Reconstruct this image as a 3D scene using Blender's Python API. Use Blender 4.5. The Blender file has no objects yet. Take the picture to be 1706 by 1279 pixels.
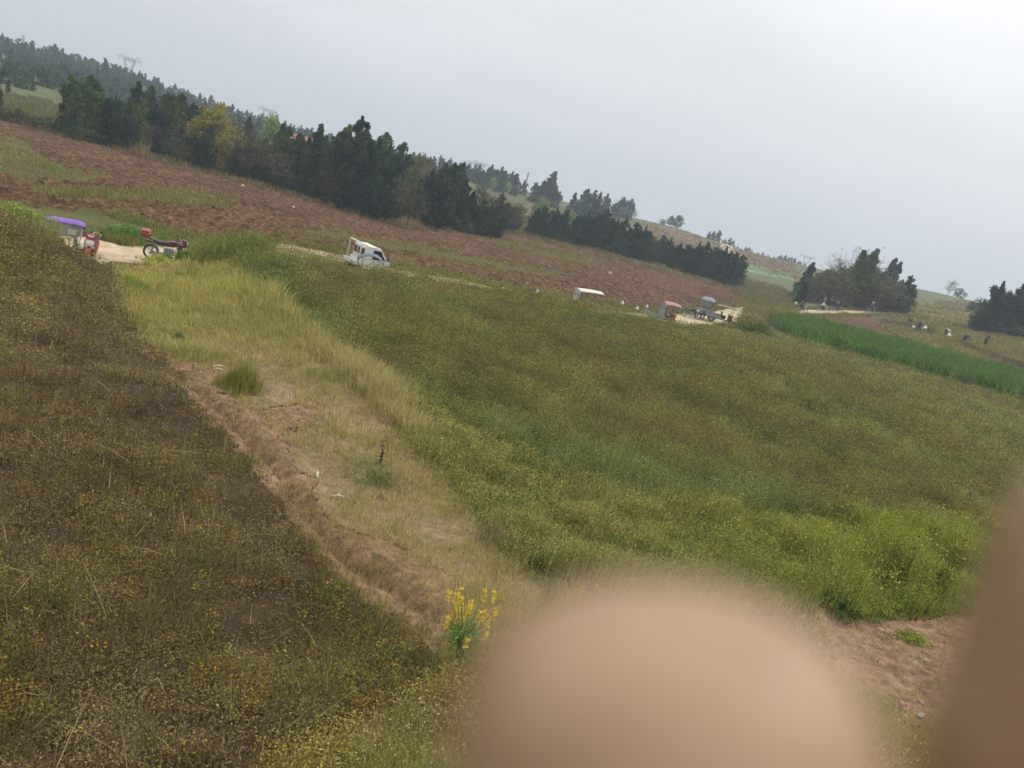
import bpy, math, random
import numpy as np
from mathutils import Vector, Matrix

rng = np.random.default_rng(11)
random.seed(11)
sc = bpy.context.scene
C = sc.collection
R = math.radians
CAMZ = 8.0                       # eye height above the datum
FPX = 1232.0                     # focal length in pixels of the 1706 px wide photograph
PITCH, ROLL = R(15), R(15)

# ------------------------------------------------------------------ camera axes
_F = np.array([0, math.cos(PITCH), -math.sin(PITCH)])
_R0 = np.array([1.0, 0, 0])
_U0 = np.array([0, math.sin(PITCH), math.cos(PITCH)])
CX = math.cos(ROLL) * _R0 + math.sin(ROLL) * _U0
CY = -math.sin(ROLL) * _R0 + math.cos(ROLL) * _U0


def ray(px, py):
    """azimuth (rad, 0 = ahead, + = right) and slope of the sight line through a photo pixel"""
    px = np.asarray(px, float); py = np.asarray(py, float)
    d = _F + ((px - 853) / FPX)[..., None] * CX - ((py - 639.5) / FPX)[..., None] * CY
    h = np.hypot(d[..., 0], d[..., 1])
    return np.arctan2(d[..., 0], d[..., 1]), d[..., 2] / h


def project(x, y, z):
    P = np.stack([np.asarray(x, float), np.asarray(y, float), np.asarray(z, float) - CAMZ], -1)
    w = P @ _F
    ok = w > 0.05
    w = np.where(ok, w, 1)
    px = np.where(ok, 853 + FPX * (P @ CX) / w, -1e5)
    py = np.where(ok, 639.5 - FPX * (P @ CY) / w, -1e5)
    return px, py


# ------------------------------------------------------------------ noise
_tab = rng.random((256, 256))


def vnoise(x, y):
    x = np.asarray(x, float); y = np.asarray(y, float)
    xi = np.floor(x).astype(int); yi = np.floor(y).astype(int)
    fx = x - xi; fy = y - yi
    fx = fx * fx * (3 - 2 * fx); fy = fy * fy * (3 - 2 * fy)
    a = _tab[xi & 255, yi & 255]; b = _tab[(xi + 1) & 255, yi & 255]
    c = _tab[xi & 255, (yi + 1) & 255]; d = _tab[(xi + 1) & 255, (yi + 1) & 255]
    return (a * (1 - fx) + b * fx) * (1 - fy) + (c * (1 - fx) + d * fx) * fy


def fbm(x, y, o=3):
    s = 0; a = .5; t = 0
    for i in range(o):
        s = s + a * vnoise(x * 2 ** i + 17.3 * i, y * 2 ** i + 5.1 * i); t += a; a *= .5
    return s / t


# ------------------------------------------------------------------ terrain: a smooth sheet through surveyed spots
# (pixel x, pixel y, distance) or (pixel x, pixel y, None, height below the eye)
ctrl = [
 (0,1279,4.5),(400,1279,4.35),(853,1279,4.75),(1300,1279,6.2),(1706,1279,8.5),(-300,1279,4.6),
 (0,900,7.4),(0,600,12.8),(0,440,19),(0,356,25),(-300,600,12.8),(-300,300,24),
 (140,430,21.5),(200,482,20.5),(760,1100,6.05),(600,1000,6.85),(450,770,9.9),(300,610,14.2),
 (240,500,20.5),(240,462,26),(250,440,31.5),
 (700,700,None,-4.6),(1000,900,None,-4.45),(1300,900,None,-4.4),(1500,1000,None,-4.4),(1500,1150,None,-4.35),
 (1000,640,None,-4.5),(1300,700,None,-4.5),(1600,800,None,-4.4),(500,540,None,-4.6),(1900,900,None,-4.3),
 (400,411,26.5),(330,428,27.5),(465,422,27.5),(640,456,29),(860,493,33),(1000,518,37),(1150,545,41),(1280,570,45),(1500,626,50),(1706,680,55),(1950,745,58),
 (130,408,None,-6.75),(200,424,None,-6.8),(250,431,None,-6.8),(470,413,None,-6.85),(560,430,None,-6.85),
 (300,365,None,-6.9),(640,367,86),(150,236,90),(0,198,95),(0,300,None,-6.7),(860,390,110),(1230,482,126),
 (1000,470,None,-6.9),(400,330,None,-7.0),(-300,120,95),
 (60,182,115),(300,205,200),(860,345,185),(1000,382,200),(1100,430,140),(1290,470,170),(1290,450,220),
 (1706,585,108),(1640,527,190),(1450,562,88),(1440,521,128),(1500,520,142),(1330,516,112),(1900,610,120),
 (-200,40,380),(0,88,380),(200,138,380),(400,205,330),(600,262,300),(800,300,280),(930,340,270),(1060,366,290),(1130,381,320),
 (1200,408,350),(1300,438,400),(1500,488,400),(1620,502,300),(1800,560,300),
]
extra = [(-33.3,32,-6.95),(-36.5,30,-6.9),(-31.6,32,-6.85),(-14,40.5,-6.95),(-12.9,37.5,-6.95),(-8,45,-7.05),(-5,48,-7.15),(0,50.5,-7.5),(5,54,-7.8),(10,62,-7.95),(13.8,76,-7.75),(-18,40,-6.8),(9,84,-7.3),(16,92,-7.1),(8,48,-7.3),(0,44,-6.9),
 (33.5,62,-5.3),(36,75,-5.1),(18,60,-6.2),(26,61,-5.7),(33,92,-5.0),(20,85,-6.2),(26,88,-5.6)]
for a in range(-180, 181, 30):
    extra += [(a, .7, -1.62), (a, 2, -2.95), (a, 3, -3.75)]
    if abs(a) >= 60:
        extra += [(a, 5, -4.25), (a, 20, -4.4), (a, 100, -5), (a, 600, -10)]
for a in range(-60, 61, 15):
    extra += [(a, 620, -13), (a, 950, -20)]
_U, _V, _Z = [], [], []
for c in ctrl:
    a, t = ray(c[0], c[1])
    d = c[2] if c[2] else c[3] / t
    _U.append(float(a)); _V.append(math.log(d)); _Z.append(float(t * d))
for a, d, z in extra:
    _U.append(R(a)); _V.append(math.log(d)); _Z.append(z)
_Q = np.stack([np.array(_U) * 2.0, np.array(_V)], 1)
_Z = np.array(_Z)


def _k(r2):
    return .5 * r2 * np.log(np.maximum(r2, 1e-12))


n_ = len(_Z)
_A = np.zeros((n_ + 3, n_ + 3))
_A[:n_, :n_] = _k(((_Q[:, None] - _Q[None]) ** 2).sum(-1)) + np.eye(n_) * 2e-4
_A[:n_, n_] = 1; _A[:n_, n_ + 1:] = _Q
_A[n_:, :n_] = _A[:n_, n_:].T
_W = np.linalg.solve(_A, np.concatenate([_Z, np.zeros(3)]))


def ground_smooth(x, y):
    x = np.asarray(x, float); y = np.asarray(y, float)
    d = np.maximum(np.hypot(x, y), .5)
    q0 = np.arctan2(x, y) * 2.0; q1 = np.log(d)
    s = _W[n_] + _W[n_ + 1] * q0 + _W[n_ + 2] * q1
    for i in range(n_):
        s = s + _W[i] * _k((q0 - _Q[i, 0]) ** 2 + (q1 - _Q[i, 1]) ** 2)
    return np.clip(s, -22, 6) + CAMZ


def polar(px, py, d):
    a, _ = ray(px, py)
    return float(d * np.sin(a)), float(d * np.cos(a))


# ------------------------------------------------------------------ areas of the ground, as outlines
def inside(poly, px, py):
    r = np.zeros(np.shape(px), bool)
    n = len(poly)
    for i in range(n):
        x0, y0 = poly[i]; x1, y1 = poly[(i + 1) % n]
        if y0 == y1: continue
        c = (y0 > py) != (y1 > py)
        r ^= c & (px < (x1 - x0) * (py - y0) / (y1 - y0) + x0)
    return r


LEFT = [(-600,318),(-100,326),(0,330),(60,352),(130,400),(190,455),(215,520),(280,600),(330,680),(420,760),(480,830),(520,930),
        (610,1010),(700,1060),(735,1110),(690,1160),(600,1200),(500,1240),(440,1279),(400,1500),(-900,1500)]
RIGHT = [(330,405),(480,412),(640,435),(860,478),(1100,524),(1280,556),(1500,606),(1706,656),(2300,790),(2300,960),(1650,890),(1560,900),
         (1420,870),(1300,860),(1130,850),(1000,830),(880,770),(760,700),(660,640),(560,580),(480,520),(410,455)]
BRIGHT = [(660,640),(760,700),(880,770),(1000,830),(1130,850),(1300,860),(1420,870),(1560,895),(1660,905),(1900,930),(1900,1005),(1700,1015),(1560,1020),(1440,1030),
          (1340,1000),(1240,970),(1100,960),(960,960),(860,940),(800,870),(740,800),(660,720)]
VERGE = [(190,452),(300,430),(400,440),(480,520),(560,580),(660,640),(740,800),(860,930),(900,980),(860,1060),(800,1110),(740,1100),(745,1040),(720,980),
         (640,930),(560,900),(490,810),(430,730),(340,650),(285,600),(230,540)]
SOIL = [(285,610),(330,598),(362,640),(420,684),(520,670),(538,696),(468,735),(486,785),(530,825),(570,872),(645,895),(712,945),(760,988),(750,1040),
        (735,1100),(690,1070),(610,1020),(530,940),(490,850),(425,770),(340,690)]
BANK = [(1350,1010),(1440,1038),(1600,1024),(1900,1005),(1900,1500),(1600,1500),(1540,1240),(1480,1210),(1400,1120)]
FOOT = [(440,1285),(520,1238),(620,1200),(700,1160),(760,1110),(860,1060),(960,970),(1200,975),(1340,1010),(1380,1120),(1480,1210),(1540,1240),(1600,1500),(400,1500)]
CROP = [(1278,536),(1325,534),(1440,562),(1560,595),(1706,633),(2000,700),(2000,745),(1706,660),(1560,622),(1440,590),(1330,560)]
PLOW = [(-600,60),(-300,120),(0,192),(80,212),(200,246),(330,283),(440,310),(540,338),(640,366),(740,384),(790,376),(860,386),(1000,421),(1120,452),
        (1240,482),(1245,500),(1230,516),(1130,516),(1100,530),(900,500),(640,460),(560,432),(440,408),(330,400),(300,396),(210,372),(180,352),(60,348),(0,330),(-600,300)]
PATCH = [  # grassy islands in the ploughed field
 [(-200,225),(0,228),(40,236),(70,262),(120,284),(175,296),(130,304),(70,300),(40,300),(0,290),(-200,270)],
 [(60,312),(180,320),(270,322),(300,318),(360,330),(390,344),(330,343),(270,335),(180,327),(60,319)],
 [(460,380),(560,386),(700,411),(830,438),(960,457),(900,459),(780,439),(640,411),(520,391)],
 [(770,386),(850,403),(1000,438),(980,440),(850,409)],
 [(180,352),(240,372),(300,394),(330,400),(300,412),(230,405),(180,385)],
]
STRIP = [(1335,512),(1400,524),(1475,530),(1470,548),(1520,562),(1560,582),(1480,566),(1400,545),(1320,521)]   # red soil behind the crop
SLOPE = [(1015,372),(1120,378),(1200,408),(1310,440),(1330,447),(1330,470),(1230,440),(1170,425),(1120,420),(1060,400)]  # fallow hillside
ROADPX = [(-80,395,29.5),(60,398,31),(130,408,None),(200,424,None),(250,431,None),(470,413,None),(560,430,None)]
ROAD = []
for c in ROADPX:
    a, t = ray(c[0], c[1]); d = c[2] if c[2] else -6.82 / t
    ROAD.append((float(d * np.sin(a)), float(d * np.cos(a))))
for a, d in [(-8,45.5),(-5,48.2),(0,50.5),(5,54),(10,62),(13.6,74),(15.6,86),(17.6,98),(19.6,112),(22,124),(24,133),(26,142),(29,165)]:
    ROAD.append((d * math.sin(R(a)), d * math.cos(R(a))))


def smooth_line(p, k=3):
    p = np.array(p)
    for _ in range(k):
        q = np.empty((2 * len(p), 2)); q[0::2] = p * 1
        q[0] = p[0]
        a = .75 * p[:-1] + .25 * p[1:]; b = .25 * p[:-1] + .75 * p[1:]
        p = np.concatenate([p[:1], np.stack([a, b], 1).reshape(-1, 2), p[-1:]])
    return p


ROADL = smooth_line(ROAD)
SPUR = smooth_line([polar(1188, 410, 335), polar(1207, 413, 330), polar(1212, 424, 240)])


def line_dist(L, x, y):
    best = np.full(np.shape(x), 1e9)
    for (x0, y0), (x1, y1) in zip(L[:-1], L[1:]):
        dx, dy = x1 - x0, y1 - y0; l2 = dx * dx + dy * dy
        if l2 < 1e-9: continue
        t = np.clip(((x - x0) * dx + (y - y0) * dy) / l2, 0, 1)
        best = np.minimum(best, np.hypot(x - x0 - t * dx, y - y0 - t * dy))
    return best


RUT = []
for px, py in [(300,612),(380,690),(440,760),(500,850),(560,920),(640,985),(720,1050)]:
    a, t = ray(px, py); d = -4.6 / t
    RUT.append((float(d * np.sin(a)), float(d * np.cos(a))))
RUT = smooth_line(RUT)

# radial grid
az = np.concatenate([np.arange(-180, -56, 4.0), np.arange(-56, 56.01, .15), np.arange(60, 180.1, 4.0)])
ds = [.35]
while ds[-1] < 1000:
    d = ds[-1]
    ds.append(d * (1.03 if d < 3 else 1.0075 if d < 160 else 1.02))
ds = np.array(ds)
GA, GD = np.meshgrid(np.radians(az), ds, indexing='ij')
GX, GY = GD * np.sin(GA), GD * np.cos(GA)
GZ = ground_smooth(GX, GY)
_rd = np.full(GX.shape, 99.0)
_m = (GD > 20) & (GD < 190)
_rd[_m] = line_dist(ROADL, GX[_m], GY[_m])
ROADW = 1.9
# undulation, away from the road
_soft = np.clip((_rd - 1.4) / 2.5, 0, 1)
GZ = GZ + _soft * ((fbm(GX * .35, GY * .35) - .5) * np.where(GD < 62, .07, np.minimum(.07 + (GD - 62) * .012, .5)) + (fbm(GX * 2.2, GY * 2.2) - .5) * .08)
# the eroded rut beside the path
_m = GD < 22
_r = np.full(GX.shape, 99.0); _r[_m] = line_dist(RUT, GX[_m], GY[_m])
_r = _r + (fbm(GX * 3, GY * 3) - .5) * .25
GZ -= .15 * np.exp(-(_r / .10) ** 2) - .03 * np.exp(-((_r - .33) / .15) ** 2)
GPX, GPY = project(GX, GY, GZ)
_jx = (fbm(GX * .8 + 40, GY * .8) - .5) * 2; _jy = (fbm(GX * .8, GY * .8 + 70) - .5) * 2
_s = np.clip(260 / GD, 3, 45)
JX, JY = GPX + _jx * _s, GPY + _jy * _s * .6
plow = inside(PLOW, JX, JY) & (GD > 28) & (GD < 150)
for P_ in PATCH:
    plow &= ~(inside(P_, JX, JY) & (GD > 28))
strip = inside(STRIP, JX, JY) & (GD > 70) & (GD < 200)
plow |= strip
soil = (inside(SOIL, JX + (fbm(GX * 4, GY * 4) - .5) * 60, JY) & (GD < 17)) | (inside(BANK, JX, JY) & (GD < 20)) | (np.abs(_r) < .22)
# clods turned up by the plough
_cl = (vnoise(GX * 2.6, GY * 1.6) * .6 + vnoise(GX * 5.5 + 9, GY * 3.5) * .4)
_fur = np.sin((GY * .95 + GX * .42 + 1.6 * fbm(GX * .15, GY * .15)) * 6.0) * .07
GZ = GZ + np.where(plow & (_rd > 2.4), (_cl - .4) * .44 + _fur, 0)
_cl2 = vnoise(GX * 9, GY * 9) * .5 + vnoise(GX * 21, GY * 21) * .5
GZ = GZ + np.where(soil, (_cl2 - .5) * .035, 0)
GPX, GPY = project(GX, GY, GZ)
REG = np.zeros(GX.shape, int)          # 0 ground, 1 ploughed field, 2 bare path soil, 3 road
REG[plow] = 1; REG[soil] = 2; REG[_rd < ROADW] = 3
_m = (GD > 200) & (GD < 380)
_sp = np.full(GX.shape, 99.0); _sp[_m] = line_dist(SPUR, GX[_m], GY[_m]); REG[_sp < 2.6] = 3

# sight lines: the nearest ground under any pixel
_S = np.maximum.accumulate((GZ - CAMZ) / GD, axis=1)


def hit(px, py):
    """ground points under pixels: x, y, z, d (d = nan where the line meets no ground)"""
    a, t = ray(px, py)
    ai = np.clip(np.searchsorted(np.radians(az), a), 0, len(az) - 1)
    out = np.full(np.shape(a), np.nan)
    order = np.argsort(ai, kind='stable')
    b = np.searchsorted(ai[order], np.arange(len(az) + 1))
    for i in np.unique(ai):
        s = order[b[i]:b[i + 1]]
        j = np.searchsorted(_S[i], t[s])
        ok = (j > 0) & (j < len(ds))
        jj = np.clip(j, 1, len(ds) - 1)
        s0, s1 = _S[i, jj - 1], _S[i, jj]
        f = np.clip((t[s] - s0) / np.maximum(s1 - s0, 1e-9), 0, 1)
        out[s] = np.where(ok, ds[jj - 1] + f * (ds[jj] - ds[jj - 1]), np.nan)
    x, y = out * np.sin(a), out * np.cos(a)
    return x, y, gz(np.nan_to_num(x), np.nan_to_num(y)), out


def gz(x, y):
    """height of the finished ground sheet"""
    x = np.asarray(x, float); y = np.asarray(y, float)
    a = np.degrees(np.arctan2(x, y)); d = np.maximum(np.hypot(x, y), ds[0] * 1.001)
    i = np.clip(np.searchsorted(az, a) - 1, 0, len(az) - 2); j = np.clip(np.searchsorted(ds, d) - 1, 0, len(ds) - 2)
    fa = (a - az[i]) / (az[i + 1] - az[i]); fd = np.clip((d - ds[j]) / (ds[j + 1] - ds[j]), 0, 1)
    return ((GZ[i, j] * (1 - fa) + GZ[i + 1, j] * fa) * (1 - fd) + (GZ[i, j + 1] * (1 - fa) + GZ[i + 1, j + 1] * fa) * fd)


def gz1(x, y):
    return float(gz(np.array([x]), np.array([y]))[0])


# ------------------------------------------------------------------ colour
def lin(r, g, b, k=1.0):
    f = lambda c: ((c / 255 + .055) / 1.055) ** 2.4 if c > 10 else c / 255 / 12.92
    return np.array([f(r), f(g), f(b)]) * k


# ------------------------------------------------------------------ materials
def nodes(name):
    m = bpy.data.materials.new(name); m.use_nodes = True
    nt = m.node_tree; nt.nodes.clear()
    return m, nt, nt.nodes.new('ShaderNodeOutputMaterial')


def N(nt, t, **kw):
    n = nt.nodes.new(t)
    for k, v in kw.items():
        if k.startswith('i_'): n.inputs[k[2:].replace('_', ' ')].default_value = v
        else: setattr(n, k, v)
    return n


def ramp(nt, stops):
    n = nt.nodes.new('ShaderNodeValToRGB')
    e = n.color_ramp.elements
    while len(e) < len(stops): e.new(.5)
    for q, (p, c) in zip(e, stops):
        q.position = p; q.color = (*c, 1)
    return n


def soil_mat(name, stops, scale, bump, bscale, attr=False, detail=8, rough=.95):
    """weathered earth: two scales of noise for colour, one for relief"""
    m, nt, out = nodes(name)
    tc = N(nt, 'ShaderNodeNewGeometry')
    n1 = N(nt, 'ShaderNodeTexNoise', i_Scale=scale, i_Detail=detail, i_Roughness=.65)
    nt.links.new(tc.outputs['Position'], n1.inputs['Vector'])
    r = ramp(nt, stops); nt.links.new(n1.outputs['Fac'], r.inputs['Fac'])
    n2 = N(nt, 'ShaderNodeTexNoise', i_Scale=scale * .06, i_Detail=3.0)
    nt.links.new(tc.outputs['Position'], n2.inputs['Vector'])
    mr = N(nt, 'ShaderNodeMapRange'); mr.inputs[1].default_value = .3; mr.inputs[2].default_value = .7; mr.inputs[3].default_value = .78; mr.inputs[4].default_value = 1.2
    nt.links.new(n2.outputs['Fac'], mr.inputs[0])
    mul = N(nt, 'ShaderNodeVectorMath', operation='SCALE')
    nt.links.new(r.outputs['Color'], mul.inputs[0]); nt.links.new(mr.outputs[0], mul.inputs['Scale'])
    col = mul.outputs[0]
    if attr:
        at = N(nt, 'ShaderNodeAttribute', attribute_name='Col')
        m2 = N(nt, 'ShaderNodeVectorMath', operation='MULTIPLY')
        nt.links.new(col, m2.inputs[0]); nt.links.new(at.outputs['Color'], m2.inputs[1]); col = m2.outputs[0]
    b = N(nt, 'ShaderNodeBsdfPrincipled', i_Roughness=rough); b.inputs['Specular IOR Level'].default_value = .15
    nt.links.new(col, b.inputs['Base Color'])
    n3 = N(nt, 'ShaderNodeTexNoise', i_Scale=bscale, i_Detail=6.0, i_Roughness=.7)
    nt.links.new(tc.outputs['Position'], n3.inputs['Vector'])
    bp = N(nt, 'ShaderNodeBump', i_Strength=bump, i_Distance=.12)
    nt.links.new(n3.outputs['Fac'], bp.inputs['Height']); nt.links.new(bp.outputs[0], b.inputs['Normal'])
    nt.links.new(b.outputs[0], out.inputs['Surface'])
    return m


def paint(name, col, rough=.45, metal=0.0, dirt=.35, dcol=(.16, .12, .08), scale=9.0, coat=0.0):
    """painted or moulded surface with blotches of dust and wear"""
    m, nt, out = nodes(name)
    tc = N(nt, 'ShaderNodeTexCoord')
    n1 = N(nt, 'ShaderNodeTexNoise', i_Scale=scale, i_Detail=6.0, i_Roughness=.7)
    nt.links.new(tc.outputs['Object'], n1.inputs['Vector'])
    mr = N(nt, 'ShaderNodeMapRange'); mr.inputs[1].default_value = .45; mr.inputs[2].default_value = .75; mr.inputs[4].default_value = dirt
    nt.links.new(n1.outputs['Fac'], mr.inputs[0])
    mx = N(nt, 'ShaderNodeMix', data_type='RGBA')
    mx.inputs[6].default_value = (*col, 1); mx.inputs[7].default_value = (*dcol, 1)
    nt.links.new(mr.outputs[0], mx.inputs[0])
    b = N(nt, 'ShaderNodeBsdfPrincipled', i_Roughness=rough, i_Metallic=metal)
    if coat: b.inputs['Coat Weight'].default_value = coat
    nt.links.new(mx.outputs[2], b.inputs['Base Color']); nt.links.new(b.outputs[0], out.inputs['Surface'])
    return m


def leaf_mat(name, trans=.3, vary=.25, rough=.7):
    m, nt, out = nodes(name)
    at = N(nt, 'ShaderNodeAttribute', attribute_name='Col')
    oi = N(nt, 'ShaderNodeObjectInfo')
    mr = N(nt, 'ShaderNodeMapRange'); mr.inputs[3].default_value = 1 - vary; mr.inputs[4].default_value = 1 + vary
    nt.links.new(oi.outputs['Random'], mr.inputs[0])
    mul = N(nt, 'ShaderNodeVectorMath', operation='SCALE')
    nt.links.new(at.outputs['Color'], mul.inputs[0]); nt.links.new(mr.outputs[0], mul.inputs['Scale'])
    d = N(nt, 'ShaderNodeBsdfDiffuse'); t = N(nt, 'ShaderNodeBsdfTranslucent'); mx = N(nt, 'ShaderNodeMixShader'); mx.inputs[0].default_value = trans
    nt.links.new(mul.outputs[0], d.inputs[0]); nt.links.new(mul.outputs[0], t.inputs[0])
    nt.links.new(d.outputs[0], mx.inputs[1]); nt.links.new(t.outputs[0], mx.inputs[2]); nt.links.new(mx.outputs[0], out.inputs['Surface'])
    return m


M = {}
M['veg'] = leaf_mat('plant_tissue', .3, 0)
M['leaf'] = leaf_mat('tree_leaf', .22, .28)
M['bark'] = soil_mat('bark', [(.3, (.05, .042, .034)), (.7, (.12, .10, .08))], 14, .6, 20)
M['ground'] = soil_mat('grassy_earth', [(.3, (.52, .52, .52)), (.55, (1, 1, 1)), (.75, (1.5, 1.45, 1.4))], 7, .9, 9, attr=True)
M['plow'] = soil_mat('ploughed_red_soil', [(.34, lin(44, 30, 19)), (.50, lin(88, 62, 41)), (.68, lin(136, 106, 77))], 2.6, .8, 4.0)
M['soil'] = soil_mat('trodden_red_soil', [(.3, lin(92, 76, 58)), (.52, lin(150, 120, 97)), (.75, lin(188, 162, 134))], 7, .7, 16)
M['road'] = soil_mat('sandy_road', [(.3, lin(158, 140, 114)), (.55, lin(190, 172, 144)), (.8, lin(210, 194, 168))], 2.2, .25, 8)


# ------------------------------------------------------------------ meshes
def raw_mesh(name, co, counts, idx, col=None, smooth=False):
    """mesh from flat arrays: counts = corners per face"""
    me = bpy.data.meshes.new(name)
    co = np.ascontiguousarray(co, dtype=np.float32)
    counts = np.asarray(counts, dtype=np.int32)
    me.vertices.add(len(co)); me.vertices.foreach_set('co', co.ravel())
    me.loops.add(len(idx)); me.loops.foreach_set('vertex_index', np.asarray(idx, dtype=np.int32))
    me.polygons.add(len(counts))
    st = np.zeros(len(counts), np.int32); st[1:] = np.cumsum(counts)[:-1]
    me.polygons.foreach_set('loop_start', st)
    if smooth: me.polygons.foreach_set('use_smooth', np.ones(len(counts), bool))
    me.update(calc_edges=True)
    if col is not None:
        at = me.color_attributes.new('Col', 'FLOAT_COLOR', 'POINT')
        c4 = np.ones((len(co), 4), np.float32); c4[:, :3] = col
        at.data.foreach_set('color', c4.ravel())
    return me


def link(name, me, mat, parent=None):
    o = bpy.data.objects.new(name, me); C.objects.link(o)
    for m in (mat if isinstance(mat, (list, tuple)) else [mat]):
        me.materials.append(m)
    if parent: o.parent = parent
    return o


def tag(o, label=None, cat=None, group=None, kind=None):
    if label: o['label'] = label
    if cat: o['category'] = cat
    if group: o['group'] = group
    if kind: o['kind'] = kind
    return o


def thing(name, label, cat, loc=(0, 0, 0), rz=0.0, group=None, scale=1.0):
    o = bpy.data.objects.new(name, None); C.objects.link(o)
    o.empty_display_size = .1
    o.location = loc; o.rotation_euler = (0, 0, rz); o.scale = (scale,) * 3
    return tag(o, label, cat, group)


# ground pieces cut from one sheet: they share their border edges, none overlaps
nA, nD = GX.shape
vid = np.arange(nA * nD).reshape(nA, nD)
f4 = np.stack([vid[:-1, :-1], vid[1:, :-1], vid[1:, 1:], vid[:-1, 1:]], -1).reshape(-1, 4)
freg = np.median(np.stack([REG[:-1, :-1], REG[1:, :-1], REG[1:, 1:], REG[:-1, 1:]], -1), -1).astype(int).ravel()
ALLCO = np.stack([GX, GY, GZ], -1).reshape(-1, 3)
# what grows or lies on each patch of earth
base = np.empty(GX.shape + (3,)); base[:] = lin(96, 96, 56)
def tint(mask, c): base[mask] = c
hill = GD > 110
tint(hill, lin(102, 108, 72))
tint(inside(SLOPE, JX, JY) & (GD > 120), lin(128, 108, 84))
tint(inside(LEFT, JX, JY) & (GD < 30), lin(92, 76, 58))
tint(inside(RIGHT, JX, JY) & (GD < 62), lin(82, 76, 46))
tint(inside(VERGE, JX, JY) & (GD < 34), lin(152, 132, 102))
tint(inside(BRIGHT, JX, JY) & (GD < 24), lin(96, 96, 46))
tint(inside(FOOT, JX, JY) & (GD < 12), lin(104, 96, 62))
tint(inside(CROP, JX, JY) & (GD > 50), lin(52, 74, 42))
for P_ in PATCH: tint(inside(P_, JX, JY) & (GD > 28), lin(100, 92, 58))
tint(inside([(1235,435),(1320,455),(1320,466),(1240,452)], GPX, GPY) & (GD > 110), lin(124, 152, 108))
tint(inside([(1215,478),(1285,492),(1270,500),(1225,492)], GPX, GPY) & (GD > 90), lin(104, 128, 88))
tint(inside([(1500,500),(1590,512),(1700,535),(1700,560),(1560,540),(1500,525)], GPX, GPY) & (GD > 110), lin(126, 124, 78))
tint(inside([(1250,432),(1310,440),(1325,455),(1262,444)], GPX, GPY) & (GD > 200), lin(128, 96, 80))
tint(inside([(30,165),(95,168),(95,190),(30,188)], GPX, GPY) & (GD > 90), lin(132, 142, 92))
tint(inside([(840,340),(960,345),(960,375),(840,380)], GPX, GPY) & (GD > 130), lin(112, 116, 78))
base *= (.8 + .4 * fbm(GX * .25, GY * .25))[..., None]
bcol = base.reshape(-1, 3)
for k, (nm, mt) in enumerate([('ground', 'ground'), ('ploughed_field', 'plow'), ('path', 'soil'), ('road', 'road')]):
    ff = f4[freg == k]
    used, inv = np.unique(ff.ravel(), return_inverse=True)
    me = raw_mesh(nm, ALLCO[used], np.full(len(ff), 4), inv, bcol[used] if k == 0 else None, smooth=True)
    tag(link(nm, me, M[mt]), kind='structure')


# ------------------------------------------------------------------ ground cover
class Cover:
    """gathers thousands of blades and leaves into one mesh"""
    def __init__(s): s.co, s.n, s.ix, s.col, s.base = [], [], [], [], 0

    def add(s, co, tmpl, col):
        """co: (K, V, 3) verts of K copies; tmpl: list of faces (tuples); col: (K, 3)"""
        K, V = co.shape[:2]
        off = s.base + np.arange(K) * V
        for f in tmpl:
            s.ix.append(('f', len(f), (off[:, None] + np.array(f)[None]).ravel(), K))
        s.co.append(co.reshape(-1, 3)); s.col.append(np.repeat(col, V, 0)); s.base += K * V

    def build(s, name, mat):
        counts = np.concatenate([np.full(k, n) for _, n, _, k in s.ix])
        idx = np.concatenate([i for _, _, i, _ in s.ix])
        me = raw_mesh(name, np.concatenate(s.co), counts, idx, np.clip(np.concatenate(s.col), 0, 1))
        return link(name, me, mat)


def sample(poly, n, dmin=0.0, dmax=1e9, jit=6):
    p = np.array(poly, float)
    x0, x1 = max(p[:, 0].min(), -220), min(p[:, 0].max(), 1900)
    y0, y1 = max(p[:, 1].min(), 0), min(p[:, 1].max(), 1480)
    gotp = []
    need = n
    for _ in range(12):
        k = int(need * 2.2) + 50
        px = rng.uniform(x0, x1, k); py = rng.uniform(y0, y1, k)
        ok = inside(poly, px + rng.normal(0, jit, k), py + rng.normal(0, jit * .7, k))
        gotp.append(np.stack([px[ok], py[ok]], 1)); need = n - sum(map(len, gotp))
        if need <= 0: break
    q = np.concatenate(gotp)[:n]
    x, y, z, d = hit(q[:, 0], q[:, 1])
    ok = np.isfinite(d) & (d > dmin) & (d < dmax)
    return q[ok, 0], q[ok, 1], x[ok], y[ok], z[ok], d[ok]


def pick(pal, n, w=None):
    pal = np.array(pal, float)
    lum = pal @ np.array([.3, .6, .1])
    pal = pal * np.array([.93, .87, .76]) + lum[:, None] * np.array([.10, .10, .075])       # dusty, weathered tissue
    return pal[rng.choice(len(pal), n, p=None if w is None else np.array(w) / np.sum(w))]


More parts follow.
